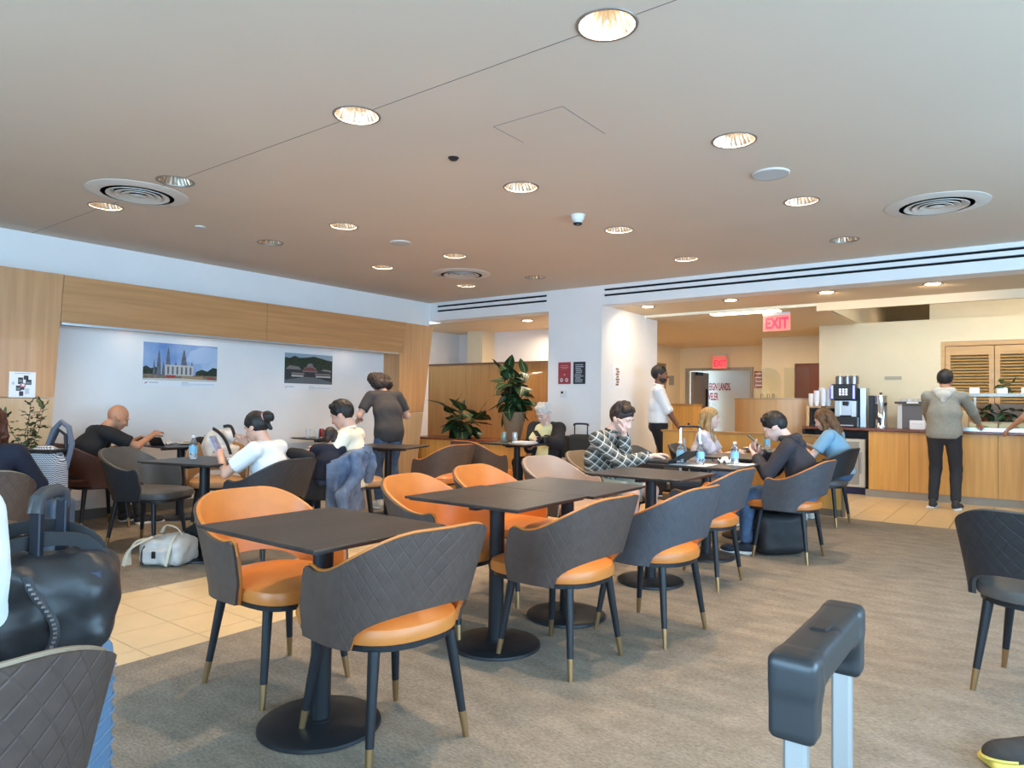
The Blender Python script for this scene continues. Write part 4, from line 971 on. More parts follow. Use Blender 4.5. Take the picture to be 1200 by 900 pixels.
# ================================================================== TABLE THINGS
def bottle(x, y, z, label, group='small water bottles'):
    t = thing('water_bottle', label, 'bottle', (x, y, z), group=group)
    MB().lathe([(0, 0), (.028, .0), (.032, .006), (.030, .03), (.032, .05), (.031, .10), (.030, .125), (.018, .15), (.012, .158), (.012, .168), (0, .168)], 20, cap=False).build('body', CLEAR, t, True)
    MB().lathe([(.0325, .05), (.0325, .105)], 20, cap=False).build('label', WBLUE, t, True)
    MB().lathe([(.0, .02), (.028, .02), (.028, .12), (0, .13)], 14, cap=False).build('water', mat('water', (.8, .93, 1), .02, trans=1), t, True)
    MB().lathe([(0, .166), (.0135, .166), (.0135, .182), (0, .184)], 14, cap=False).build('cap', PAPER, t, True)
def can(x, y, z, label, m, group='drink cans'):
    t = thing('drink_can', label, 'can', (x, y, z), group=group)
    MB().lathe([(0, 0), (.026, 0), (.033, .01), (.033, .105), (.028, .118), (0, .118)], 20, cap=False).build('body', m, t, True)
    MB().lathe([(0, .1185), (.026, .1185), (.0275, .122), (.0285, .118)], 20, cap=False).build('rim', STEEL, t, True)
def plate(x, y, z, label, r=.11):
    t = thing('plate', label, 'plate', (x, y, z)); MB().lathe([(0, .004), (r*.6, .004), (r, .016), (r, .019), (r*.6, .009), (0, .009)], 32, cap=False).build('plate', mat('china', srgb(236, 234, 230), .25), t, True)
    rr = random.Random(int(x*1000)); s = SDF()
    for k in range(3): s.ell((rr.uniform(-.04, .04), rr.uniform(-.04, .04), .018), (.028, .022, .014), .01)
    solid('food_remains', s, .006, mat('crumbs', srgb(206, 180, 136), .8, noise=.3, nscale=60), t)
def cup(x, y, z, label, m=CLEAR, h=.09, r=.032):
    t = thing('cup', label, 'cup', (x, y, z)); MB().lathe([(0, 0), (r*.72, 0), (r, h), (r-.002, h), (r*.7, .004), (0, .004)], 20, cap=False).build('cup', m, t, True)
def napkin(x, y, z, label, sz=.09, seed=1, hgt=.035):
    r = random.Random(seed); n = 9; V = []
    for i in range(n):
        for j in range(n): V.append(((i/(n-1)-.5)*2*sz*(1-.15*r.random()), (j/(n-1)-.5)*1.6*sz, .003+hgt*r.random()**2))
    o = MB().add(V, [(i*n+j, (i+1)*n+j, (i+1)*n+j+1, i*n+j+1) for i in range(n-1) for j in range(n-1)]).build('paper_napkin', PAPER, None, 'all'); o.location = (x, y, z)
    md = o.modifiers.new('s', 'SOLIDIFY'); md.thickness = .0015; return tag(o, label, 'napkin')
TZ = .7505
GC = mat('green_can', srgb(56, 128, 96), .35, .4, noise=.5, nscale=18); RC = mat('red_can', srgb(160, 34, 40), .35, .4); SCN = mat('silver_can', srgb(196, 200, 204), .3, .6)
bottle(-2.27, 5.28, TZ, 'water bottle beside the laptop, left one of the pair'); bottle(-2.12, 5.32, TZ, 'water bottle beside the laptop, right one of the pair')
bottle(-1.92, 5.54, TZ, 'single water bottle at right end of the laptop table')
tag(bx('paper_sheet', PAPER, -2.36, -2.02, 5.16, 5.44, TZ, TZ+.002), 'white paper sheet under the two water bottles', 'paper')
napkin(-2.02, 5.64, TZ, 'crumpled white napkin between bottles on laptop table', .07, 3, .05); tag(bx('paper_sheet', PAPER, -1.96, -1.80, 5.47, 5.7, TZ, TZ+.002), 'white paper under the single water bottle', 'paper')
lp = thing('laptop', 'dark laptop used by the plaid shirted man', 'laptop', (-2.40, 5.30, TZ), heading(-1, .1))
bx('base', BLACKP, -.15, .15, -.10, .10, 0, .016, lp, .002)
sc_ = MB().box(-.15, .15, 0, .008, 0, .19, T=Matrix.Translation((0, -.1, .016)) @ Matrix.Rotation(math.radians(62), 4, 'X')).build('screen', BLACKP, lp)
bx('keyboard', mat('keys', (.03, .03, .03), .6), -.13, .13, -.05, .07, .016, .018, lp)
bottle(-2.36, 7.86, TZ, 'water bottle among plates on the far table'); plate(-2.45, 7.66, TZ, 'white plate with leftovers at left on the far table'); plate(-2.06, 7.74, TZ, 'white plate with leftovers at right on the far table', .12)
cup(-2.40, 7.56, TZ, 'clear plastic cup standing left on the far table'); cup(-2.12, 7.86, TZ, 'clear plastic cup standing right on the far table')
tag(bx('butter_box', CREAMC, -1.99, -1.93, 7.6, 7.66, TZ, TZ+.03), 'small cream box beside the right plate', 'box')
bottle(-5.26, 2.84, TZ, 'small water bottle on the table with the tablet')
tag(bx('paper_pad', PAPER, -5.06, -4.92, 2.94, 3.1, TZ, TZ+.012), 'white pad lying on the table by the tablet', 'pad')
can(-4.96, 3.12, TZ, 'green patterned drink can standing behind the tablet', GC)
tb = thing('tablet', 'tablet propped up by the woman with hair bun', 'tablet', (-4.93, 2.90, TZ+.01), heading(-.7, -.7))
MB().box(-.085, .085, -.004, .004, 0, .20, T=Matrix.Rotation(-.45, 4, 'X')).build('body', mat('tablet_grey', srgb(150, 154, 170), .3), tb)
MB().box(-.078, .078, -.0055, -.004, .01, .19, T=Matrix.Rotation(-.45, 4, 'X')).build('screen', mat('tablet_screen', srgb(120, 124, 170), .2, emit=.15, col2=srgb(180, 184, 210), nscale=18), tb)
# bald man's table
bx_t = thing('tablet', 'dark tablet standing on the bald man\'s small table', 'tablet', (-6.98, 3.40, TZ), heading(.2, -1))
MB().box(-.10, .10, -.004, .004, 0, .10, T=Matrix.Rotation(-.5, 4, 'X')).build('body', BLACKP, bx_t); MB().box(-.09, .09, -.006, -.004, .008, .09, T=Matrix.Rotation(-.5, 4, 'X')).build('screen', mat('dark_screen', srgb(60, 76, 90), .1), bx_t)
plate(-6.98, 3.72, TZ, 'white plate on the bald man\'s table'); cup(-6.88, 3.86, TZ, 'clear cup on the bald man\'s table', h=.1); napkin(-7.1, 3.56, TZ, 'white napkin beside the bald man\'s plate', .06, 8)
# cans on wall table
can(-7.16, 5.53, TZ, 'red drink can on the small wall table, left one', RC); can(-7.12, 5.62, TZ, 'red drink can on the small wall table, right one', RC)
for i, (x, y, w) in enumerate(((-7.25, 5.39, 'leftmost'), (-7.12, 5.43, 'second'), (-7.2, 5.72, 'third'), (-7.1, 5.78, 'rightmost'))): cup(x, y, TZ, 'clear plastic cup on the small wall table, %s' % w, h=.11)
plate(-6.98, 5.46, TZ, 'white plate at left edge of the small wall table', .08)
can(-5.10, 6.62, TZ, 'patterned green and silver can on the white haired man\'s table', mat('mint_can', srgb(150, 176, 168), .35, .4, noise=.4, nscale=20)); can(-4.98, 6.68, TZ, 'plain silver can on the white haired man\'s table', SCN)
tag(bx('paper_stack', PAPER, -4.93, -4.68, 6.56, 6.74, TZ, TZ+.02), 'white papers on the white haired man\'s table', 'papers')
cam_ = thing('camera', 'black camera standing on the white haired man\'s table', 'camera', (-4.66, 6.80, TZ)); bx('body', BLACKP, -.06, .06, -.03, .03, 0, .08, cam_, .008)
MB().lathe([(0, 0), (.033, 0), (.033, .06), (0, .06)], 20, Matrix.Translation((0, -.03, .045)) @ Matrix.Rotation(PI/2, 4, 'X'), cap=False).build('lens', BLACKP, cam_, True)
# things on the floor
tag(napkin(-3.52, 3.05, .002, 'crumpled white paper litter lying on the tile strip', .15, 12, .06), None, 'litter')

# ================================================================== LUGGAGE
def rotz(a): c, s = math.cos(a), math.sin(a); return ((c, -s, 0), (s, c, 0), (0, 0, 1))
def trolley(t, hw, y, z0, z1, m=ALU, gm=BLACKP, r=.010, grip=.018):
    for s in (-1, 1): MB().box(s*hw-r, s*hw+r, y-r*.7, y+r*.7, z0, z1, .002).build('pole', m, t)
    MB().tube([(-hw-.012, y, z1-.012), (-hw-.006, y, z1+grip*.6), (-hw+.03, y, z1+grip), (0, y, z1+grip*1.15), (hw-.03, y, z1+grip), (hw+.006, y, z1+grip*.6), (hw+.012, y, z1-.012)], grip, 10).build('grip', gm, t, True)
def hard_case(name, label, x, y, rz, w, d, h, m, ribs=True, z0=.045):
    t = thing(name, label, 'suitcase', (x, y, 0), rz)
    solid('shell', SDF().rbox((0, 0, z0+h/2), (w/2, d/2, h/2), .045), .016, m, t)
    if ribs:
        B = MB(); lp_ = [(sx*(w/2-.042)+.044*math.cos(a), sy*(d/2-.042)+.044*math.sin(a)) for sx, sy, a0 in ((1, 1, 0), (-1, 1, 1), (-1, -1, 2), (1, -1, 3)) for a in [(a0+q_/4)*PI/2 for q_ in range(5)]]
        for k in range(int(h/.04)-2): z = z0+.05+k*.04; B.tube([(px_, py_, z) for px_, py_ in lp_], .0045, 6, closed=True)
        B.build('ribs', m, t, True, kind='stuff')
    for sx in (-1, 1):
        for sy in (-1, 1): MB().lathe([(0, -.012), (.024, -.012), (.024, .012), (0, .012)], 16, Matrix.Translation((sx*(w/2-.05), sy*(d/2-.045), .024)) @ Matrix.Rotation(PI/2, 4, 'X'), cap=False).build('wheel', BLACKP, t, True)
    return t
# foreground grip (silver poles)
t = hard_case('suitcase', 'suitcase in the bottom right foreground with silver poles and black grip', -.30, .765, PI/2, .40, .22, .5, mat('dark_case', (.02, .022, .026), .4))
t.location = (-.27, .765, 0)
for s in (-1, 1): MB().box(s*.095-.0075, s*.095+.0075, -.106, -.085, .5, .955, .003).build('pole', mat('pole_alloy', srgb(168, 166, 164), .42, .7), t)
GRIPM = mat('grip_black', (.02, .021, .024), .34)
s = SDF(); 
s.rbox((-.099, -.0955, .957), (.0165, .0205, .037), .006, .005).rbox((.099, -.0955, .957), (.0165, .0205, .037), .006, .005)
s.rbox((0, -.0955, .978), (.114, .0200, .0185), .007, .006).cap((-.085, -.0955, .962), (-.05, -.0955, .972), .017, .010, .012).cap((.085, -.0955, .962), (.05, -.0955, .972), .017, .010, .012)
s.cutcap((.004, -.122, 1.003), (-.012, -.098, 1.003), .0085); s.cutcap((.004, -.121, .985), (.004, -.121, 1.003), .006)
solid('grip', s, .0035, GRIPM, t)
bx('grip_button', BLACKP, -.02, .02, -.105, -.088, .990, .9985, t, .002)
# black duffel on blue case at left
bc = hard_case('suitcase', 'blue ribbed hard suitcase under the black bag in the left foreground', -1.98, .67, heading(.7, .7), .38, .26, .535, mat('blue_shell', srgb(98, 130, 162), .42, noise=.05))
for s_ in (-1, 1): MB().box(s_*.062-.012, s_*.062+.012, .02, .045, .55, .96, .003).build('pole', mat('dark_pole', srgb(44, 48, 58), .35, .5), bc)
MB().tube([(-.07, .032, .94), (-.06, .032, .975), (-.03, .032, .985), (.03, .032, .985), (.06, .032, .975), (.07, .032, .94)], .017, 10).build('grip', mat('grip_grey', srgb(60, 62, 66), .4), bc, True)
NY = mat('black_nylon', (.022, .022, .024), .40, bump=.9, bscale=7)
db = thing('duffel_bag', 'shiny black nylon travel bag sitting on the blue suitcase', 'bag', (-1.98, .66, .581), heading(-.93, .36))
s = SDF().rbox((0, -.02, .125), (.185, .12, .12), .07, .03).ell((-.07, -.05, .215), (.11, .08, .05), .05).ell((.11, -.03, .20), (.07, .08, .05), .05); s.noise = (.011, 42); solid('body', s, .008, NY, db)
B = MB(); pts = [(.03+.03*math.sin(k*.5), -.142-.012*math.sin(PI*k/9), .02+.023*k) for k in range(10)]
B.tube(pts, .011, 6); B.build('zip_tape', mat('zip_tape', (.03, .032, .04), .5), db, True)
B = MB(); 
for k in range(18): z = .03+k*.0105; f_ = (z-.02)/.023; B.box(.03+.03*math.sin(f_*.5)-.004, .03+.03*math.sin(f_*.5)+.004, -.157-.012*math.sin(PI*min(1, f_/9)), -.150, z, z+.005)
B.build('zip_teeth', STEEL, db, kind='stuff')
def strap(name, pts, w, th, m, parent, up_=(0, 0, 1)):
    pts = [Vector(p) for p in pts]; fine = []
    for i in range(len(pts)-1):
        p0, p1, p2, p3 = pts[max(i-1, 0)], pts[i], pts[i+1], pts[min(i+2, len(pts)-1)]
        for k in range(5):
            t_ = k/5; fine.append(.5*((2*p1)+(p2-p0)*t_+(2*p0-5*p1+4*p2-p3)*t_*t_+(3*p1-p0-3*p2+p3)*t_**3))
    fine.append(pts[-1]); V = []; n = len(fine); U = Vector(up_)
    for i, p in enumerate(fine):
        tg = (fine[min(i+1, n-1)]-fine[max(i-1, 0)]).normalized(); sd = tg.cross(U); sd = sd.normalized() if sd.length > .1 else Vector((1, 0, 0)); nn = sd.cross(tg).normalized()
        for a, b in ((-1, -1), (1, -1), (1, 1), (-1, 1)): V.append(p+sd*a*w/2+nn*b*th/2)
    F = [(4*i+k, 4*i+(k+1) % 4, 4*i+4+(k+1) % 4, 4*i+4+k) for i in range(n-1) for k in range(4)]+[(3, 2, 1, 0), (4*n-4, 4*n-3, 4*n-2, 4*n-1)]
    return MB().add(V, F).build(name, m, parent, True)
WEB = mat('black_webbing', (.03, .03, .032), .6)
strap('carry_strap', [(-.17, -.08, .19), (-.13, -.1, .26), (.0, -.06, .29), (.11, -.04, .28), (.17, -.03, .20)], .035, .004, WEB, db, (0, 1, .3))
strap('carry_strap', [(-.17, .03, .19), (-.11, .06, .28), (.02, .07, .31), (.12, .04, .28), (.17, .03, .20)], .035, .004, WEB, db, (0, 1, .3))
strap('side_strap', [(-.12, -.145, .0), (-.13, -.15, .08), (-.12, -.145, .17), (-.1, -.1, .26)], .03, .004, WEB, db, (0, 1, 0))
bx('name_tag', mat('tag_navy', (.03, .035, .06), .4), .08, .15, -.13, -.12, .19, .22, db, .002)
# patterned rucksack on slate suitcase, far left
sc2 = hard_case('suitcase', 'slate blue hard suitcase under the patterned rucksack at left', -5.86, 2.03, heading(.5, -.86), .36, .24, .43, mat('slate_shell', srgb(98, 118, 142), .35, metal=.2), ribs=False)
for x in (-.12, -.04, .04, .12): bx('groove', mat('groove_dark', srgb(48, 60, 80), .5), x-.012, x+.012, -.124, -.116, .08, .44, sc2)
def chev():
    m = mat('white_black_weave', (.7, .7, .72), .7); nt = m.node_tree; b = nt.nodes['Principled BSDF']; tc = N(nt, 'TexCoord'); s_ = N(nt, 'SeparateXYZ'); nt.links.new(tc.outputs['Object'], s_.inputs[0])
    ps = math_(nt, 'PINGPONG', math_(nt, 'ADD', s_.outputs[0], 5), .008); q = math_(nt, 'PINGPONG', math_(nt, 'ADD', math_(nt, 'ADD', s_.outputs[2], ps), 5), .007)
    g = math_(nt, 'LESS_THAN', q, .0032); mx = N(nt, 'Mix', data_type='RGBA'); mx.inputs[6].default_value = (.72, .72, .75, 1); mx.inputs[7].default_value = (.03, .03, .05, 1)
    nt.links.new(g, mx.inputs[0]); nt.links.new(mx.outputs[2], b.inputs['Base Color']); return m
rk = thing('rucksack', 'black and white woven pattern rucksack on top of the slate suitcase', 'rucksack', (-5.86, 2.03, .476), heading(.5, -.86))
s = SDF().rbox((0, 0, .15), (.15, .10, .16), .08, .03).ell((0, 0, .30), (.12, .09, .09), .05); solid('body', s, .011, chev(), rk)
GT = mat('grey_pipe_fabric', srgb(104, 110, 124), .6)
MB().tube([(-.13, -.04, .20), (-.14, -.09, .40), (-.10, -.10, .52), (-.03, -.11, .56), (.03, -.11, .50), (.09, -.12, .36), (.15, -.12, .22)], .02, 8).build('shoulder_strap', GT, rk, True)
MB().tube([(-.09, -.10, .30), (-.06, -.12, .46), (.0, -.12, .50), (.05, -.12, .40), (.10, -.12, .26)], .014, 8).build('shoulder_strap', mat('dark_strap', (.03, .03, .04), .6), rk, True)
bx('luggage_tag', PAPER, -.10, -.07, -.135, -.13, .30, .40, rk)
bx('top_flap', BLACKP, -.13, .13, -.10, .10, .335, .36, rk, .01)
# green rucksack-suitcase by the column
gm = mat('olive_fabric', srgb(60, 66, 56), .8, noise=.2, nscale=30); gk = mat('dark_olive_fabric', srgb(34, 36, 34), .8)
gs = thing('trolley_rucksack', 'dark olive trolley rucksack standing against the white column', 'suitcase', (-4.38, 7.30, 0), heading(.1, -1))
s = SDF().rbox((0, .0, .45), (.19, .13, .40), .06).ell((.06, -.1, .3), (.14, .10, .20), .05); solid('body', s, .016, gk, gs)
bx('front_panel', gm, -.13, .17, -.145, -.125, .50, .64, gs, .01); bx('front_pocket', gk, -.12, .16, -.215, -.12, .10, .36, gs, .02)
strap('compression_strap', [(.02, -.14, .72), (.10, -.18, .55), (.17, -.20, .30)], .03, .008, gm, gs, (0, 1, 0)); strap('compression_strap', [(-.15, -.14, .70), (-.155, -.16, .5), (-.15, -.17, .25)], .025, .008, gm, gs, (0, 1, 0))
trolley(gs, .085, .10, .70, .97, mat('dark_pole', srgb(44, 48, 58), .35, .5), BLACKP, .007, .012)
yb = thing('yellow_bag', 'small yellow and black bag at foot of the olive rucksack', 'bag', (-4.02, 7.02, 0), .2)
s = SDF().rbox((0, 0, .17), (.11, .08, .17), .05); s.noise = (.005, 30); solid('body', s, .01, mat('bag_yellow', srgb(214, 160, 44), .6), yb); bx('black_base', BLACKP, -.115, .115, -.085, .085, 0, .17, yb, .03)
strap('handle', [(-.07, 0, .32), (-.05, 0, .42), (.05, 0, .42), (.07, 0, .32)], .02, .006, WEB, yb, (0, 1, 0))
# silver handled suitcase by the blonde woman
ss = hard_case('suitcase', 'dark suitcase with tall silver poles behind the laptop table', -2.50, 6.05, heading(.3, -1), .36, .22, .52, mat('dark_case', (.02, .022, .026), .4))
trolley(ss, .085, .06, .5, 1.02, mat('bright_pole', srgb(214, 220, 226), .3, .7), BLACKP, .011, .010)
MB().tube([(.0, .02, .56), (.06, .03, .92)], .008, 6).build('brace', ALU, ss, True)
# white rucksack on the floor, black rucksack under the boy's chair
wb = thing('white_rucksack', 'white rucksack slumped on the carpet below the small table', 'rucksack', (-5.12, 2.60, 0), .5)
s = SDF().rbox((0, 0, .10), (.17, .13, .095), .05, .015).ell((.05, 0, .15), (.11, .10, .08), .04).rbox((-.02, -.12, .08), (.10, .035, .06), .025, .008); s.noise = (.008, 46); solid('body', s, .009, mat('white_nylon', srgb(206, 202, 196), .6, noise=.1), wb)
WS = mat('white_strap', srgb(214, 206, 186), .6)
strap('strap', [(-.10, -.08, .2), (-.17, -.14, .18), (-.20, -.17, .10), (-.19, -.18, .02)], .035, .008, WS, wb); strap('strap', [(-.05, -.12, .22), (-.16, -.22, .14), (-.18, -.25, .03)], .035, .008, WS, wb)
strap('top_handle', [(-.05, -.02, .23), (.0, -.04, .29), (.08, -.03, .27), (.1, 0, .2)], .022, .006, WS, wb); bx('buckle', BLACKP, -.03, .0, -.165, -.15, .07, .12, wb, .004); strap('side_strap', [(.08, -.155, .02), (.10, -.15, .12), (.10, -.10, .21), (.08, 0, .24)], .022, .006, WS, wb, (0, 1, 0)); strap('side_strap', [(-.11, -.15, .02), (-.11, -.14, .12), (-.08, -.10, .19)], .022, .006, WEB, wb, (0, 1, 0))
kb = thing('black_rucksack', 'full black rucksack with white piping under the boy\'s chair', 'rucksack', (-1.70, 5.95, 0), heading(.75, -.65))
s = SDF().rbox((0, 0, .18), (.21, .13, .17), .07, .02).ell((.0, -.1, .13), (.15, .06, .11), .04).ell((.17, .02, .26), (.07, .08, .10), .03); s.noise = (.004, 30); solid('body', s, .010, mat('rucksack_black', (.014, .014, .016), .6, bump=.2, bscale=60), kb)
MB().tube([(.14*math.cos(a), -.165, .14+.10*math.sin(a)) for a in [PI+PI*i/12 for i in range(13)]], .0035, 5).build('piping', PAPER, kb, True)
strap('strap', [(.2, .05, .26), (.27, .0, .18), (.30, -.05, .05), (.25, -.05, .01), (.2, -.03, .03)], .025, .006, WEB, kb); bx('zip_pull', STEEL, .17, .18, -.06, -.055, .10, .16, kb)
# white coat and black bag on the tan chair
wc = thing('white_tote', 'white bag bunched on the back of the tan chair', 'bag', (-6.34, 3.66, .60), .3)
s = SDF().ell((0, 0, .16), (.16, .11, .17), .03).ell((.12, .0, .27), (.10, .06, .07), .03).rbox((.1, 0, .08), (.12, .08, .10), .03); s.noise = (.014, 30); solid('body', s, .011, mat('tote_white', srgb(222, 216, 208), .8), wc)
strap('strap', [(.02, -.08, .34), (.12, -.1, .30), (.2, -.1, .22), (.24, -.08, .1)], .03, .008, WEB, wc, (0, 1, 0)); strap('strap', [(.1, -.03, .36), (.2, -.04, .36), (.25, -.04, .26)], .03, .008, WEB, wc, (0, 1, 0))
s = SDF().ell((0, 0, 0), (.11, .07, .05), .02); s.noise = (.008, 30); o = solid('black_scarf', s, .01, BLACKC); o.location = (-6.62, 3.66, .80); tag(o, 'black scarf bunched on top of tan chair left corner', 'scarf')
s = SDF().cap((0, 0, .0), (.10, .09, -.03), .05, .045, .04); s.noise = (.008, 26); o = solid('black_jacket', s, .01, BLACKC); o.location = (-4.70, 3.35, .80); tag(o, 'black jacket bundle beside the denim covered chair', 'jacket')
# denim jacket draped over the back of the bearded man's chair (built round that chair)
def drape():
    t = thing('denim_jacket', 'faded blue denim jacket hanging over the dark chair back', 'jacket', (-4.92, 3.84, 0), heading(-.87, -.5))
    V = []; nu, nv = 34, 44; rnd = random.Random(4)
    for i in range(nu+1):
        s_ = -.56+.70*i/nu
        for j in range(nv+1):
            v = j/nv; d = -.16+v*.78*(1-.25*abs(i/nu-.45))      # distance past the rim, negative inside
            zt = h_top(s_)+.02; back = 1-sst(.3, .8, abs(s_)); wv = .012*math.sin(i*.9+j*.12)+.008*math.sin(i*.45-j*.3)
            if d < 0: p = chair_curve(s_, -.04+.0, .10*back); p.z = zt+d+.0
            else:
                q = min(1, d/.05); k = max(0, zt-d-.42)/.38; p = chair_curve(s_, .025+.012*q, (.105*back+.02*(1-back))*max(k, .25)+.02*q); p.z = zt+.012*(1-q)-d
            nrm = Vector((p.x, p.y, 0)).normalized(); p += nrm*(wv+.012)*(1 if d > 0 else .3)
            p.x += .10*max(0, d)*(i/nu-.4)*-1; V.append(p)
    F = [(i*(nv+1)+j, (i+1)*(nv+1)+j, (i+1)*(nv+1)+j+1, i*(nv+1)+j+1) for i in range(nu) for j in range(nv)]
    o = MB().add(V, F).build('body', mat('denim_jacket_cloth', srgb(112, 130, 156), .85, col2=srgb(74, 92, 122), nscale=9, bump=.35, bscale=45), t, 'all')
    md = o.modifiers.new('s', 'SOLIDIFY'); md.thickness = .008; md.offset = 1
    def sl(pts, r, m): 
        s = SDF().chain(pts, r, k=.03); s.noise = (.007, 34); solid('sleeve', s, .010, m, t)
    DJ = MATS['denim_jacket_cloth']
    a = chair_curve(-.26, .06, .11); b = chair_curve(-.40, .10, .07); sl([(a.x, a.y, .76), (a.x+.03, a.y-.02, .62), (b.x, b.y, .45), (b.x+.01, b.y-.01, .28)], [.05, .055, .05, .045], DJ)
    a = chair_curve(.02, .06, .10); sl([(a.x, a.y, .74), (a.x+.02, a.y, .66), (a.x+.04, a.y+.03, .55)], [.045, .05, .05], DJ)
    e = chair_curve(-.05, .05, .11); strap('collar', [(e.x-.05, e.y, .83), (e.x+.03, e.y-.01, .80), (e.x+.10, e.y-.02, .70), (e.x+.12, e.y-.02, .62)], .06, .012, DJ, t, (0, 1, 0))
drape()
# ================================================================== PEOPLE
def V3(*a): return np.array(a if len(a) == 3 else a[0], dtype=float)
def nrm(v): return v/(np.linalg.norm(v)+1e-9)
def ik(S_, T, a, b, pole):
    d = T-S_; L = np.linalg.norm(d); L2 = min(L, (a+b)*.995); u = nrm(d); T = S_+u*L2
    x = (a*a-b*b+L2*L2)/(2*L2); y = math.sqrt(max(0, a*a-x*x)); p = pole-u*(pole@u); return S_+u*x+nrm(p)*y, T
def hand_sdf(wr, d, n, side, s, curl):
    """palm, four unequal bent fingers and a thumb leaving the side of the palm"""
    d = nrm(d); n = nrm(n-d*(n@d)); r = np.cross(d, n)*side       # r points to the thumb side
    h = SDF(); pm = wr+d*.085*s
    h.cap(wr-d*.02, wr+d*.03*s, .024*s, .022*s, .012, 1.2, r); 
    for q in (-.026, -.009, .009, .026): h.cap(wr+d*.022*s+r*q*.6*s, pm+r*q*s, .014*s, .0115*s, .012)
    for i, (q, L) in enumerate(((.030, .072), (.010, .080), (-.010, .074), (-.029, .058))):
        p = pm+r*q*s-d*.006*s; a = 0; dd = d; fan = r*(q*2.2)
        for seg, (f, rr) in enumerate(((.46, .0095), (.30, .0086), (.24, .0076))):
            a = curl*(.55 if seg == 0 else .75)*(1+.08*i); dd = nrm(dd*math.cos(a)+n*math.sin(a)+(fan if seg == 0 else 0)); n2 = nrm(n-dd*(n@dd))
            e = p+dd*L*f*s; h.cap(p, e, rr*s, rr*.9*s, .004); p = e; n = n if seg == 0 else n
    t0 = wr+d*.028*s+r*.022*s; t1 = t0+nrm(d*.62+r*.62+n*.35)*.038*s; t2 = t1+nrm(d*.85+r*.1+n*.45)*.032*s; t3 = t2+nrm(d*.8-r*.15+n*.6)*.026*s
    h.chain([t0, t1, t2, t3], [.015*s, .0125*s, .011*s, .0095*s], k=.005); return h
def person(label, x, y, fx, fy, H=1.72, sit=.56, lean=8, hunch=12, head=(10, 0), tilt=0, hands=((.2, .35, .75), (-.2, .35, .75)), feet=((.12, .42), (-.12, .42)), knees=None,
           skin=SKINL, hair='short', hm=HAIRB, shirt=WHITEC, sleeve='short', pants=DENIMD, legs='long', shoe=BLACKP, res=1.0, female=False, hem=.0, curl=.55, palms=None, collar=False, hood=None, beard=None, z0=0, fem=1, shoes=True, twist=0):
    s = H/1.75; t = thing('person', label, 'person', (x, y, z0), heading(fx, fy)); k = .028
    R = math.radians; tw = R(twist); ex = V3(math.cos(tw), -math.sin(tw)*-1, 0)
    P = V3(0, 0, sit); d1 = V3(0, math.sin(R(lean)), math.cos(R(lean))); d2 = V3(0, math.sin(R(lean+hunch)), math.cos(R(lean+hunch)))
    tl = .25 if sit > .75 else .232
    C = P+d1*tl*s; Nk = C+d2*tl*s; fwd2 = V3(0, d2[2], -d2[1])
    nd = V3(math.sin(R(tilt)), math.sin(R(lean+hunch*1.0+head[0]*.5)), math.cos(R(lean+hunch+head[0]*.5)))
    sw = (.165 if female else .185)*s; SL = Nk-ex*sw-d2*.045*s; SR = Nk+ex*sw-d2*.045*s
    hp, hy = R(head[0]+lean*.35+hunch*.35), R(head[1])
    # head frame: rows are x,y,z axes
    cy_, sy_ = math.cos(hy), math.sin(hy); cp, sp = math.cos(hp), math.sin(hp); ct, st_ = math.cos(R(tilt)), math.sin(R(tilt))
    Rz = np.array([[cy_, -sy_, 0], [sy_, cy_, 0], [0, 0, 1]]); Rx = np.array([[1, 0, 0], [0, cp, sp], [0, -sp, cp]]); Ry = np.array([[ct, 0, st_], [0, 1, 0], [-st_, 0, ct]])
    HM = Rz @ Ry @ Rx; A = HM.T
    Hc = Nk+nd*.165*s+HM[:, 1]*.012*s
    hs = s*(.97 if female else 1.0)
    def hp_(v): return Hc+HM @ (np.array(v)*hs)
    # limbs
    hipw = .092*s; body = SDF()
    ua, fa = .285*s, .25*s; th, sh_l = .43*s, .42*s
    arms = []
    for sg, S_, T in ((1, SR, hands[0]), (-1, SL, hands[1])):
        T = V3(T); pole = V3(sg*.8, -.5, -.9); E_, W_ = ik(S_, T, ua, fa, pole); arms.append((sg, S_, E_, W_))
    lg = []
    for i, (sg, f) in enumerate(((1, feet[0]), (-1, feet[1]))):
        Hp = P+V3(sg*hipw, 0, -.02); An = V3(f[0], f[1], (f[2] if len(f) > 2 else .085)*1.0); pole = V3(sg*.15, 1, .35) if sit < .75 else V3(0, 1, 0)
        if knees: pole = V3(knees[i])
        K_, An = ik(Hp, An, th, sh_l, pole); lg.append((sg, Hp, K_, An))
    cw = 1.38 if female else 1.5; fl = .0
    def torso(D, g, up_=True):
        D.cap(P, C, .118*s+g, (.100 if female else .108)*s+g, .03, 1.42, ex)
        D.cap(C, Nk-d2*.07*s, (.100 if female else .112)*s+g, .082*s+g, .03, cw, ex)
        D.cap(SL*.82+SR*.18, SR*.82+SL*.18, .058*s+g, .058*s+g, .03)
        if female: 
            for sg in (-1, 1): D.ell(C+d2*.07*s+ex*sg*.062*s+fwd2*.085*s, (.052*s+g, .05*s+g, .055*s+g), .025)
    torso(body, 0); body.cap(Nk-d2*.03, Nk+nd*.12*s, .054*s, .047*s, .02)
    for sg, S_, E_, W_ in arms: body.chain([S_, E_, W_], [.050*s, .038*s, .025*s], k=.018)
    for sg, Hp, K_, An in lg: body.chain([Hp, K_, An], [.082*s, .055*s, .036*s], k=.02)
    parts = [body.mesh(.0145*res)]
    # head, finer
    h = SDF()
    def E(c, r, kk=.012): h.ell(hp_(c), np.array(r)*hs, kk, A.tolist())
    E((0, -.012, .022), (.077, .096, .098)); E((0, .028, -.035), (.060, .062, .075), .03); E((0, .062, -.088), (.026, .024, .024), .025)
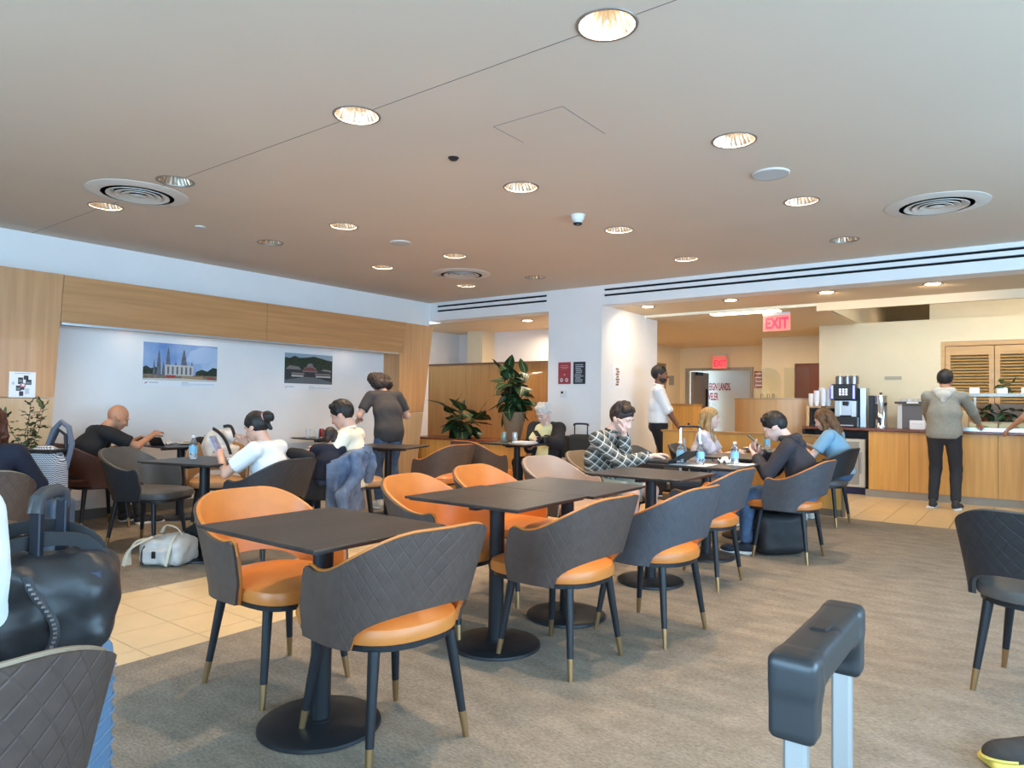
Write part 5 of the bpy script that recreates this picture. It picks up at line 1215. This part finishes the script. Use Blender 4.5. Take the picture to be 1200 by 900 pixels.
    h.cap(hp_((0, .083, .012)), hp_((0, .106, -.028)), .009*hs, .0135*hs, .008); 
    for sg in (-1, 1): E((sg*.034, .072, -.026), (.02, .016, .018), .016); E((sg*.079, -.006, -.012), (.010, .021, .031), .006); E((sg*.03, .080, .028), (.024, .010, .008), .012); E((sg*.012, .098, -.033), (.008, .008, .007), .006)
    E((0, .088, -.055), (.022, .010, .006), .006); E((0, .086, -.066), (.019, .010, .006), .006)
    h.cap(Nk-nd*.03, hp_((0, -.015, -.05)), .054*s, .050*s, .018)
    h.cutcap(hp_((-.021, .094, -.0605)), hp_((.021, .094, -.0605)), .0018)
    for sg in (-1, 1): h.cutell(hp_((sg*.031, .098, .010)), np.array((.016, .013, .009))*hs, A.tolist())
    parts.append(h.mesh(.0062*res))
    for i, (sg, S_, E_, W_) in enumerate(arms):
        d = W_-E_; n = V3(palms[i]) if palms else V3(-sg*.35, .1, -1); T = V3(hands[i])
        parts.append(hand_sdf(W_-nrm(d)*.01, nrm(d)*.8+V3(0, .0, 0), n, -sg if True else sg, s, curl).mesh(.0050*res))
    B_ = meshify('body', parts, skin, t)
    # eyes and mouth
    for sg in (-1, 1): MB().lathe([(0, -.010), (.007, -.007), (.010, 0), (.007, .007), (0, .010)], 12, Matrix.Translation(hp_((sg*.031, .0655, .010)))).build('eye', mat('eye_white', srgb(226, 222, 216), .3), t, 'all')
    for sg in (-1, 1): MB().lathe([(0, -.005), (.005, 0), (0, .005)], 10, Matrix.Translation(hp_((sg*.031, .0722, .010)))).build('iris', EYEM, t, 'all')
    if hm: 
        for sg in (-1, 1): MB().tube([hp_((sg*.016, .090, .030)), hp_((sg*.03, .087, .035)), hp_((sg*.046, .074, .031))], .0032, 5).build('eyebrow', hm, t, True)
    # hair
    if hair != 'bald':
        q = SDF(); q.ell(hp_((0, -.020, .030)), np.array((.089, .107, .104))*hs, .01, A.tolist())
        q.cutplane(hp_((0, .028, 0)), HM @ np.array((0, .76, -.65)))
        if hair in ('short', 'wavy'):
            q.cutcap(hp_((-.1, -.0, -.035)), hp_((.1, -.0, -.035)), .030)
        q.noise = (.003, 110); ps = [q.mesh(.0075*res)]
        def extra(prims, am=.005, fr=70, hh=.008):
            e = SDF()
            for a_, b_, ra, rb in prims: e.cap(hp_(a_), hp_(b_), ra*hs, rb*hs, .02)
            e.noise = (am, fr); ps.append(e.mesh(hh*res))
        if hair == 'short': extra([((-.045, .036, .100), (.045, .036, .102), .026, .026), ((0, .0, .108), (.0, -.05, .10), .035, .03)], .005, 90)
        if hair == 'wavy': extra([((-.05, .030, .092), (.05, .034, .094), .031, .033), ((-.05, -.04, .10), (.05, -.04, .10), .04, .04), ((-.075, -.02, .05), (-.07, -.05, .0), .03, .026), ((.075, -.02, .05), (.07, -.05, .0), .03, .026)], .009, 80)
        if hair == 'curly': extra([((-.06, .01, .08), (.06, .01, .08), .075, .075), ((-.075, -.03, .02), (.075, -.03, .02), .075, .075), ((-.065, -.06, -.05), (.065, -.06, -.05), .065, .065), ((-.085, .01, -.02), (-.085, -.02, -.06), .035, .035), ((.085, .01, -.02), (.085, -.02, -.06), .035, .035)], .012, 110)
        if hair == 'bun': extra([((0, -.06, .06), (0, -.10, .03), .05, .04), ((0, -.14, .035), (.0, -.155, .02), .045, .042), ((.01, -.10, -.02), (.02, -.11, -.07), .03, .015)], .005, 90)
        if hair == 'bob': extra([((-.08, .01, .05), (-.082, -.01, -.075), .03, .032), ((.08, .01, .05), (.082, -.01, -.075), .03, .032), ((-.05, -.08, .03), (-.05, -.07, -.09), .045, .04), ((.05, -.08, .03), (.05, -.07, -.09), .045, .04)], .006, 80)
        if hair == 'long': extra([((-.075, .0, .05), (-.085, -.005, -.10), .028, .03), ((.075, .0, .05), (.085, -.005, -.10), .028, .03), ((-.085, -.005, -.10), (-.09, .06, -.27), .03, .018), ((.085, -.005, -.10), (.09, .06, -.27), .03, .018), ((-.045, -.08, .03), (-.05, -.09, -.20), .045, .035), ((.045, -.08, .03), (.05, -.09, -.20), .045, .035), ((-.05, -.09, -.2), (0, -.09, -.30), .035, .02)], .006, 70)
        meshify('hair', ps, hm, t)
    if hair == 'bun': 
        MB().tube([hp_((.035*math.cos(a), -.118, .035+.035*math.sin(a))) for a in [2*PI*i/12 for i in range(12)]], .012, 8, closed=True).build('hair_tie', mat('pink_scrunchie', srgb(206, 140, 140), .8), t, 'all')
    if beard:
        q = SDF(); q.ell(hp_((0, .024, -.050)), np.array((.064, .066, .067))*hs, .01, A.tolist()); q.cutplane(hp_((0, 0, -.030)), HM @ np.array((0, .25, 1))); q.cutell(hp_((0, .098, -.06)), np.array((.020, .022, .008))*hs, A.tolist()); q.noise = (.002, 150)
        solid('beard', q, .006*res, beard, t)
    # clothing follows the same skeleton
    g = .013; q = SDF(); torso(q, g)
    q.cap(P-V3(0, 0, .0), P+d1*.05-V3(0, 0, hem), .118*s+g, .118*s+g, .03, 1.40, ex)
    for sg, S_, E_, W_ in arms:
        if sleeve == 'short': q.cap(S_, S_+(E_-S_)*.72, .056*s+g, .054*s+g, .02, c1=True)
        elif sleeve == 'rolled': q.cap(S_, E_, .054*s+g, .047*s+g, .02); q.cap(E_, E_+(W_-E_)*.10, .046*s+g, .044*s+g, .02, c1=True)
        else: q.cap(S_, E_, .054*s+g, .046*s+g, .02); q.cap(E_, E_+(W_-E_)*.93, .046*s+g, .034*s+g, .02, c1=True)
    q.cutcap(Nk+nd*.035*s, Nk+nd*.25*s, .058*s+.008)
    q.cutplane(P+d1*(-.02)-V3(0, 0, hem), -d1 if sit < .75 else V3(0, 0, -1))
    q.noise = (.0045, 30); solid('shirt', q, .0125*res, shirt, t)
    if collar: MB().tube([Nk+nd*.03*s+V3(.062*math.cos(a), .062*math.sin(a)*.95, -.012*math.sin(a))*s for a in [2*PI*i/16 for i in range(16)]], .013, 8, closed=True).build('collar', shirt, t, 'all')
    if hood:
        q = SDF(); q.cap(Nk+V3(-.085, -.055, .02)*s, Nk+V3(.085, -.055, .02)*s, .045*s, .045*s, .03).cap(Nk+V3(-.085, -.05, .02)*s, Nk+V3(-.06, .05, .02)*s, .035*s, .028*s, .03).cap(Nk+V3(.085, -.05, .02)*s, Nk+V3(.06, .05, .02)*s, .035*s, .028*s, .03).cap(Nk+V3(-.04, -.09, -.03)*s, Nk+V3(.04, -.09, -.03)*s, .04*s, .04*s, .03)
        q.cap(Nk+V3(0, -.09, -.03)*s, Nk+V3(0, -.11, -.10)*s, .05*s, .03*s, .03); q.noise = (.004, 40); solid('hood', q, .011*res, hood, t)
    q = SDF(); q.cap(P, P+d1*.055, .123*s+.006, .116*s+.006, .03, 1.42, ex)
    for sg, Hp, K_, An in lg:
        q.cap(Hp, K_, .088*s+.006, .062*s+.008, .02)
        if legs == 'long': q.cap(K_, K_+(An-K_)*.96, .062*s+.008, .050*s+.004, .02, c1=True)
        if legs == 'shorts': pass
    if legs == 'shorts':
        q = SDF(); q.cap(P, P+d1*.055, .123*s+.006, .116*s+.006, .03, 1.42, ex)
        for sg, Hp, K_, An in lg: q.cap(Hp, Hp+(K_-Hp)*.85, .090*s+.008, .082*s+.008, .02, c1=True)
    q.noise = (.0045, 28); solid('trousers' if legs == 'long' else 'shorts', q, .0135*res, pants, t)
    if shoes:
        for i, (sg, Hp, K_, An) in enumerate(lg):
            f = feet[i]; fd = V3(f[3], f[4], 0) if len(f) > 3 else V3(sg*.12, 1, 0); fd = nrm(fd); b0 = V3(An[0], An[1], 0)
            sd = np.cross(fd, V3(0, 0, 1)); RR = [sd.tolist(), fd.tolist(), [0, 0, 1]]; zf = An[2]-.085*1.0
            q = SDF(); q.ell(b0+fd*.045*s+V3(0, 0, .045+zf), (.043*s, .075*s, .045), .02, RR).ell(b0+fd*.145*s+V3(0, 0, .034+zf), (.045*s, .075*s, .036), .03, RR).cap(b0-fd*.02+V3(0, 0, .05+zf), An+V3(0, 0, .0), .042*s, .040*s, .02)
            q.cutplane(V3(0, 0, .012+zf), V3(0, 0, -1)); sh = solid('shoe', q, .0085*res, shoe, t)
            q = SDF(); q.rbox(b0+fd*.085*s+V3(0, 0, .012+zf), (.046*s, .135*s, .013), .012, .005, RR); solid('sole', q, .009*res, WHITEC if shoe is not BLACKP else mat('dark_sole', (.05, .05, .05), .7), sh)
    info = dict(t=t, hp=hp_, HM=HM, Hc=Hc, Nk=Nk, arms=arms, P=P, C=C); return info
def phone(I, side, label, off=(0, .06, .02), sz=(.036, .075)):
    """a phone lying in the hand"""
    sg, S_, E_, W_ = I['arms'][side]; p = W_+nrm(W_-E_)*.085+V3(0, 0, .03); r = I['t'].rotation_euler[2]; c, s_ = math.cos(r), math.sin(r)
    wx = I['t'].location.x+p[0]*c-p[1]*s_; wy = I['t'].location.y+p[0]*s_+p[1]*c
    t = thing('phone', label, 'phone', (wx, wy, p[2]+.005), r); T = Matrix.Rotation(math.radians(40), 4, 'X')
    MB().box(-sz[0], sz[0], -sz[1], sz[1], -.004, .004, .002, T).build('body', BLACKP, t); MB().box(-sz[0]+.003, sz[0]-.003, -sz[1]+.004, sz[1]-.004, .0042, .0046, T=T).build('screen', mat('phone_screen', (.1, .12, .16), .1, emit=.1), t)

SH_W = mat('white_shoe', srgb(222, 216, 204), .6); SH_K = mat('dark_shoe', (.03, .03, .035), .7)
# seated people
I = person('bald man in black t-shirt bent over the small table by the pale wall', -7.08, 2.74, .05, 1, 1.72, .52, 14, 22, (18, -12), hands=((.10, .60, .86), (-.12, .52, .80)), skin=SKINT, hair='bald', hm=None, shirt=BLACKC, pants=mat('grey_trousers', srgb(70, 66, 64), .9), shoe=SH_K, feet=((.12, .5), (-.14, .45)))
I = person('woman with dark hair bun in white t-shirt looking at a tablet', -4.54, 3.08, -.93, -.36, 1.60, .48, 2, 18, (20, 0), hands=((.02, .26, .88), (-.10, .40, .80)), skin=SKINL, hair='bun', hm=HAIRK, shirt=WHITEC, pants=BLACKC, shoe=SH_W, feet=((.06, .76, .11), (-.05, .78, .15)), female=True, curl=.9)
I = person('bearded man in cream shirt looking down in profile beside denim jacket', -4.78, 4.02, -.85, -.5, 1.74, .50, -4, 14, (26, 0), hands=((.02, .26, .78), (-.18, .30, .76)), skin=SKINL, hair='short', hm=HAIRK, shirt=CREAMC, pants=DENIMD, shoe=SH_W, collar=True, feet=((.14, .38), (-.14, .3)))
I = person('dark haired child leaning against the bearded man\'s chest', -4.69, 3.70, -.8, .5, 1.0, .58, 6, 10, (14, 10), tilt=10, hands=((.10, .22, .68), (-.10, .22, .68)), skin=SKINT, hair='bob', hm=HAIRB, shirt=NAVYC, sleeve='long', pants=DENIMD, shoe=SH_W, feet=((.10, .35, .30), (-.10, .35, .30)), res=1.0)
I = person('white haired man in dark jacket over yellow shirt reading phone', -4.90, 7.24, .02, -1, 1.72, .50, -8, 18, (24, 0), hands=((-.02, .33, .72), (-.22, .42, .80)), skin=SKINP, hair='wavy', hm=HAIRW, shirt=YELLOWC, sleeve='short', pants=NAVYC, shoe=SH_K)
# open jacket over his shirt
def jacket(I, m, s=1.0):
    g = .026; P, C, Nk = I['P'], I['C'], I['Nk']; q = SDF(); ex = V3(1, 0, 0)
    q.cap(P, C, .118+g, .108+g, .03, 1.45, ex).cap(C, Nk-V3(0, 0, .07), .112+g, .085+g, .03, 1.5, ex).cap(I['arms'][0][1], I['arms'][1][1], .062+g, .062+g, .03)
    for sg, S_, E_, W_ in I['arms']: q.cap(S_, E_, .058+g, .05+g, .02).cap(E_, E_+(W_-E_)*.88, .05+g, .036+g, .02, c1=True)
    q.cutcap(P+V3(0, .28, -.05), Nk+V3(0, .17, .0), .17); q.cutcap(Nk, Nk+V3(0, .03, .3), .075); q.cutplane(P+V3(0, 0, -.03), V3(0, 0, -1)); q.noise = (.006, 26); solid('jacket', q, .013, m, I['t'])
jacket(I, mat('dark_jacket', (.014, .014, .018), .85, bump=.2, bscale=40)); phone(I, 1, 'dark phone held by the white haired man')
for sg in (-1, 1): MB().tube([I['hp']((sg*.033+.021*math.cos(a), .102, .008+.016*math.sin(a))) for a in [2*PI*i/14 for i in range(14)]], .0022, 5, closed=True).build('glasses_rim', BLACK, I['t'], True)
I = person('young man with brown hair in plaid flannel shirt typing on laptop', -2.99, 5.24, 1, -.10, 1.76, .53, 6, 18, (20, 0), hands=((-.02, .50, .80), (.02, .26, .98)), skin=SKINP, hair='wavy', hm=HAIRB, shirt=PLAID, sleeve='long', pants=TEAL, legs='shorts', shoe=SH_W, collar=True, palms=((.2, .1, -1), (.4, -.5, -.3)), curl=.5)
I = person('blonde woman in pale floral top gazing to the right', -2.84, 7.12, .95, .2, 1.64, .51, 4, 8, (2, 0), hands=((-.02, .35, .74), (.05, .36, .74)), skin=SKINP, hair='long', hm=HAIRG, shirt=PINKW, sleeve='short', pants=DENIM, shoe=SH_W, female=True)
I = person('boy with black hair in dark hooded jacket looking down at phone', -1.50, 5.93, -.97, -.12, 1.66, .52, 4, 20, (30, 0), hands=((.06, .34, .84), (-.05, .36, .81)), skin=SKINP, hair='short', hm=HAIRK, shirt=HOODC, sleeve='long', pants=DENIM, shoe=mat('navy_shoe', (.015, .02, .035), .7), hood=HOODC, palms=((-.6, .2, .7), (.6, .2, .7)), feet=((.20, .30), (-.10, .42)))
phone(I, 0, 'dark phone held by the boy in the hoodie')
I = person('girl with light brown hair mostly hidden behind the hooded boy', -1.62, 7.93, -.95, .1, 1.64, .54, 4, 16, (20, 0), hands=((.10, .38, .80), (-.10, .38, .80)), skin=SKINP, hair='long', hm=HAIRL, shirt=mat('pale_blue_cotton', srgb(150, 190, 214), .9), pants=DENIM, shoe=SH_W, female=True, feet=((.1, .36), (-.1, .36)))
I = person('woman with auburn hair in navy top at the left edge', -5.15, 1.46, -.80, .40, 1.62, .48, 0, 8, (4, 0), hands=((.12, .30, .76), (-.12, .30, .76)), skin=SKINL, hair='long', hm=HAIRA, shirt=NAVYC, sleeve='long', pants=NAVYC, shoe=SH_K, female=True)
I = person('person in white shirt just entering the frame at lower left edge', -1.80, .31, -1, .02, 1.74, .55, 2, 8, (0, 0), hands=((.10, .34, .70), (-.1, .34, .70)), skin=SKINL, hair='short', hm=HAIRB, shirt=WHITEC, sleeve='rolled', pants=DENIMD, shoe=SH_K, res=1.2)
# standing people
I = person('curly haired person in charcoal t-shirt and jeans standing at a table', -5.95, 5.55, -.85, .25, 1.66, .88, 14, 14, (22, 12), hands=((.20, .36, 1.06), (-.22, .34, 1.02)), skin=SKINL, hair='curly', hm=HAIRB, shirt=CHARC, pants=DENIM, shoe=SH_W, feet=((.12, .02), (-.12, -.02)), hem=.10, knees=((0, 1, 0), (0, 1, 0)))
I = person('bearded waiter in white shirt and black trousers standing by the column', -4.06, 8.70, .80, .30, 1.80, .95, -2, 4, (2, 0), hands=((.06, .27, .93), (-.06, .29, .90)), skin=SKINB, hair='short', hm=HAIRK, shirt=WHITEC, sleeve='rolled', pants=BLACKC, shoe=SH_K, feet=((.12, .0), (-.12, .0)), collar=True, beard=HAIRK, hem=-.05, knees=((0, 1, 0), (0, 1, 0)))
I = person('man in grey hooded sweatshirt seen from behind at the service counter', -.87, 9.97, .05, 1, 1.76, .92, 2, 8, (6, 0), hands=((.30, .46, 1.06), (-.22, .50, 1.02)), skin=SKINT, hair='short', hm=HAIRK, shirt=HOODG, sleeve='long', pants=mat('dark_grey_trousers', srgb(46, 46, 50), .9), shoe=SH_K, feet=((.12, -.02), (-.12, -.02)), hood=HOODW, hem=.04, knees=((0, 1, 0), (0, 1, 0)))
I = person('staff member in white short sleeved shirt reaching over counter at right edge', .27, 10.20, -.75, .6, 1.72, .91, 10, 10, (16, 0), hands=((.16, .46, .98), (-.16, .50, 1.0)), skin=SKINT, hair='short', hm=HAIRK, shirt=WHITEC, pants=BLACKC, shoe=SH_K, feet=((.12, 0), (-.12, 0)), knees=((0, 1, 0), (0, 1, 0)), hem=.05, res=1.2)
# loose footwear: dark shoe with yellow trim at the lower right
sw_ = thing('shoe', 'dark suede shoe with yellow trim at the lower right corner', 'shoe', (.06, 3.06, 0), heading(-.80, -.60))
s = SDF().ell((0, .06, .052), (.048, .10, .048), .02).ell((0, .17, .042), (.050, .085, .043), .03).ell((0, -.04, .07), (.042, .06, .055), .03); s.cutplane((0, 0, .018), (0, 0, -1)); s.cutell((0, -.05, .13), (.03, .055, .04)); solid('upper', s, .006, mat('dark_suede', srgb(58, 50, 44), .9, noise=.2, nscale=30), sw_)
s = SDF().rbox((0, .075, .014), (.050, .175, .014), .014, .005); solid('sole', s, .007, mat('yellow_trim', srgb(206, 180, 84), .6), sw_)
MB().tube([(.047*math.cos(a), .17+.088*math.sin(a), .032) for a in [PI*i/14 for i in range(15)]], .006, 6).build('toe_trim', mat('yellow_trim', srgb(206, 180, 84), .6), sw_, True)
B = MB()
for k in range(4): B.tube([(-.03, .06+k*.022, .092-k*.006), (0, .065+k*.022, .099-k*.006), (.03, .06+k*.022, .092-k*.006)], .003, 5)
B.build('laces', mat('dark_lace', (.03, .03, .03), .8), sw_, True)
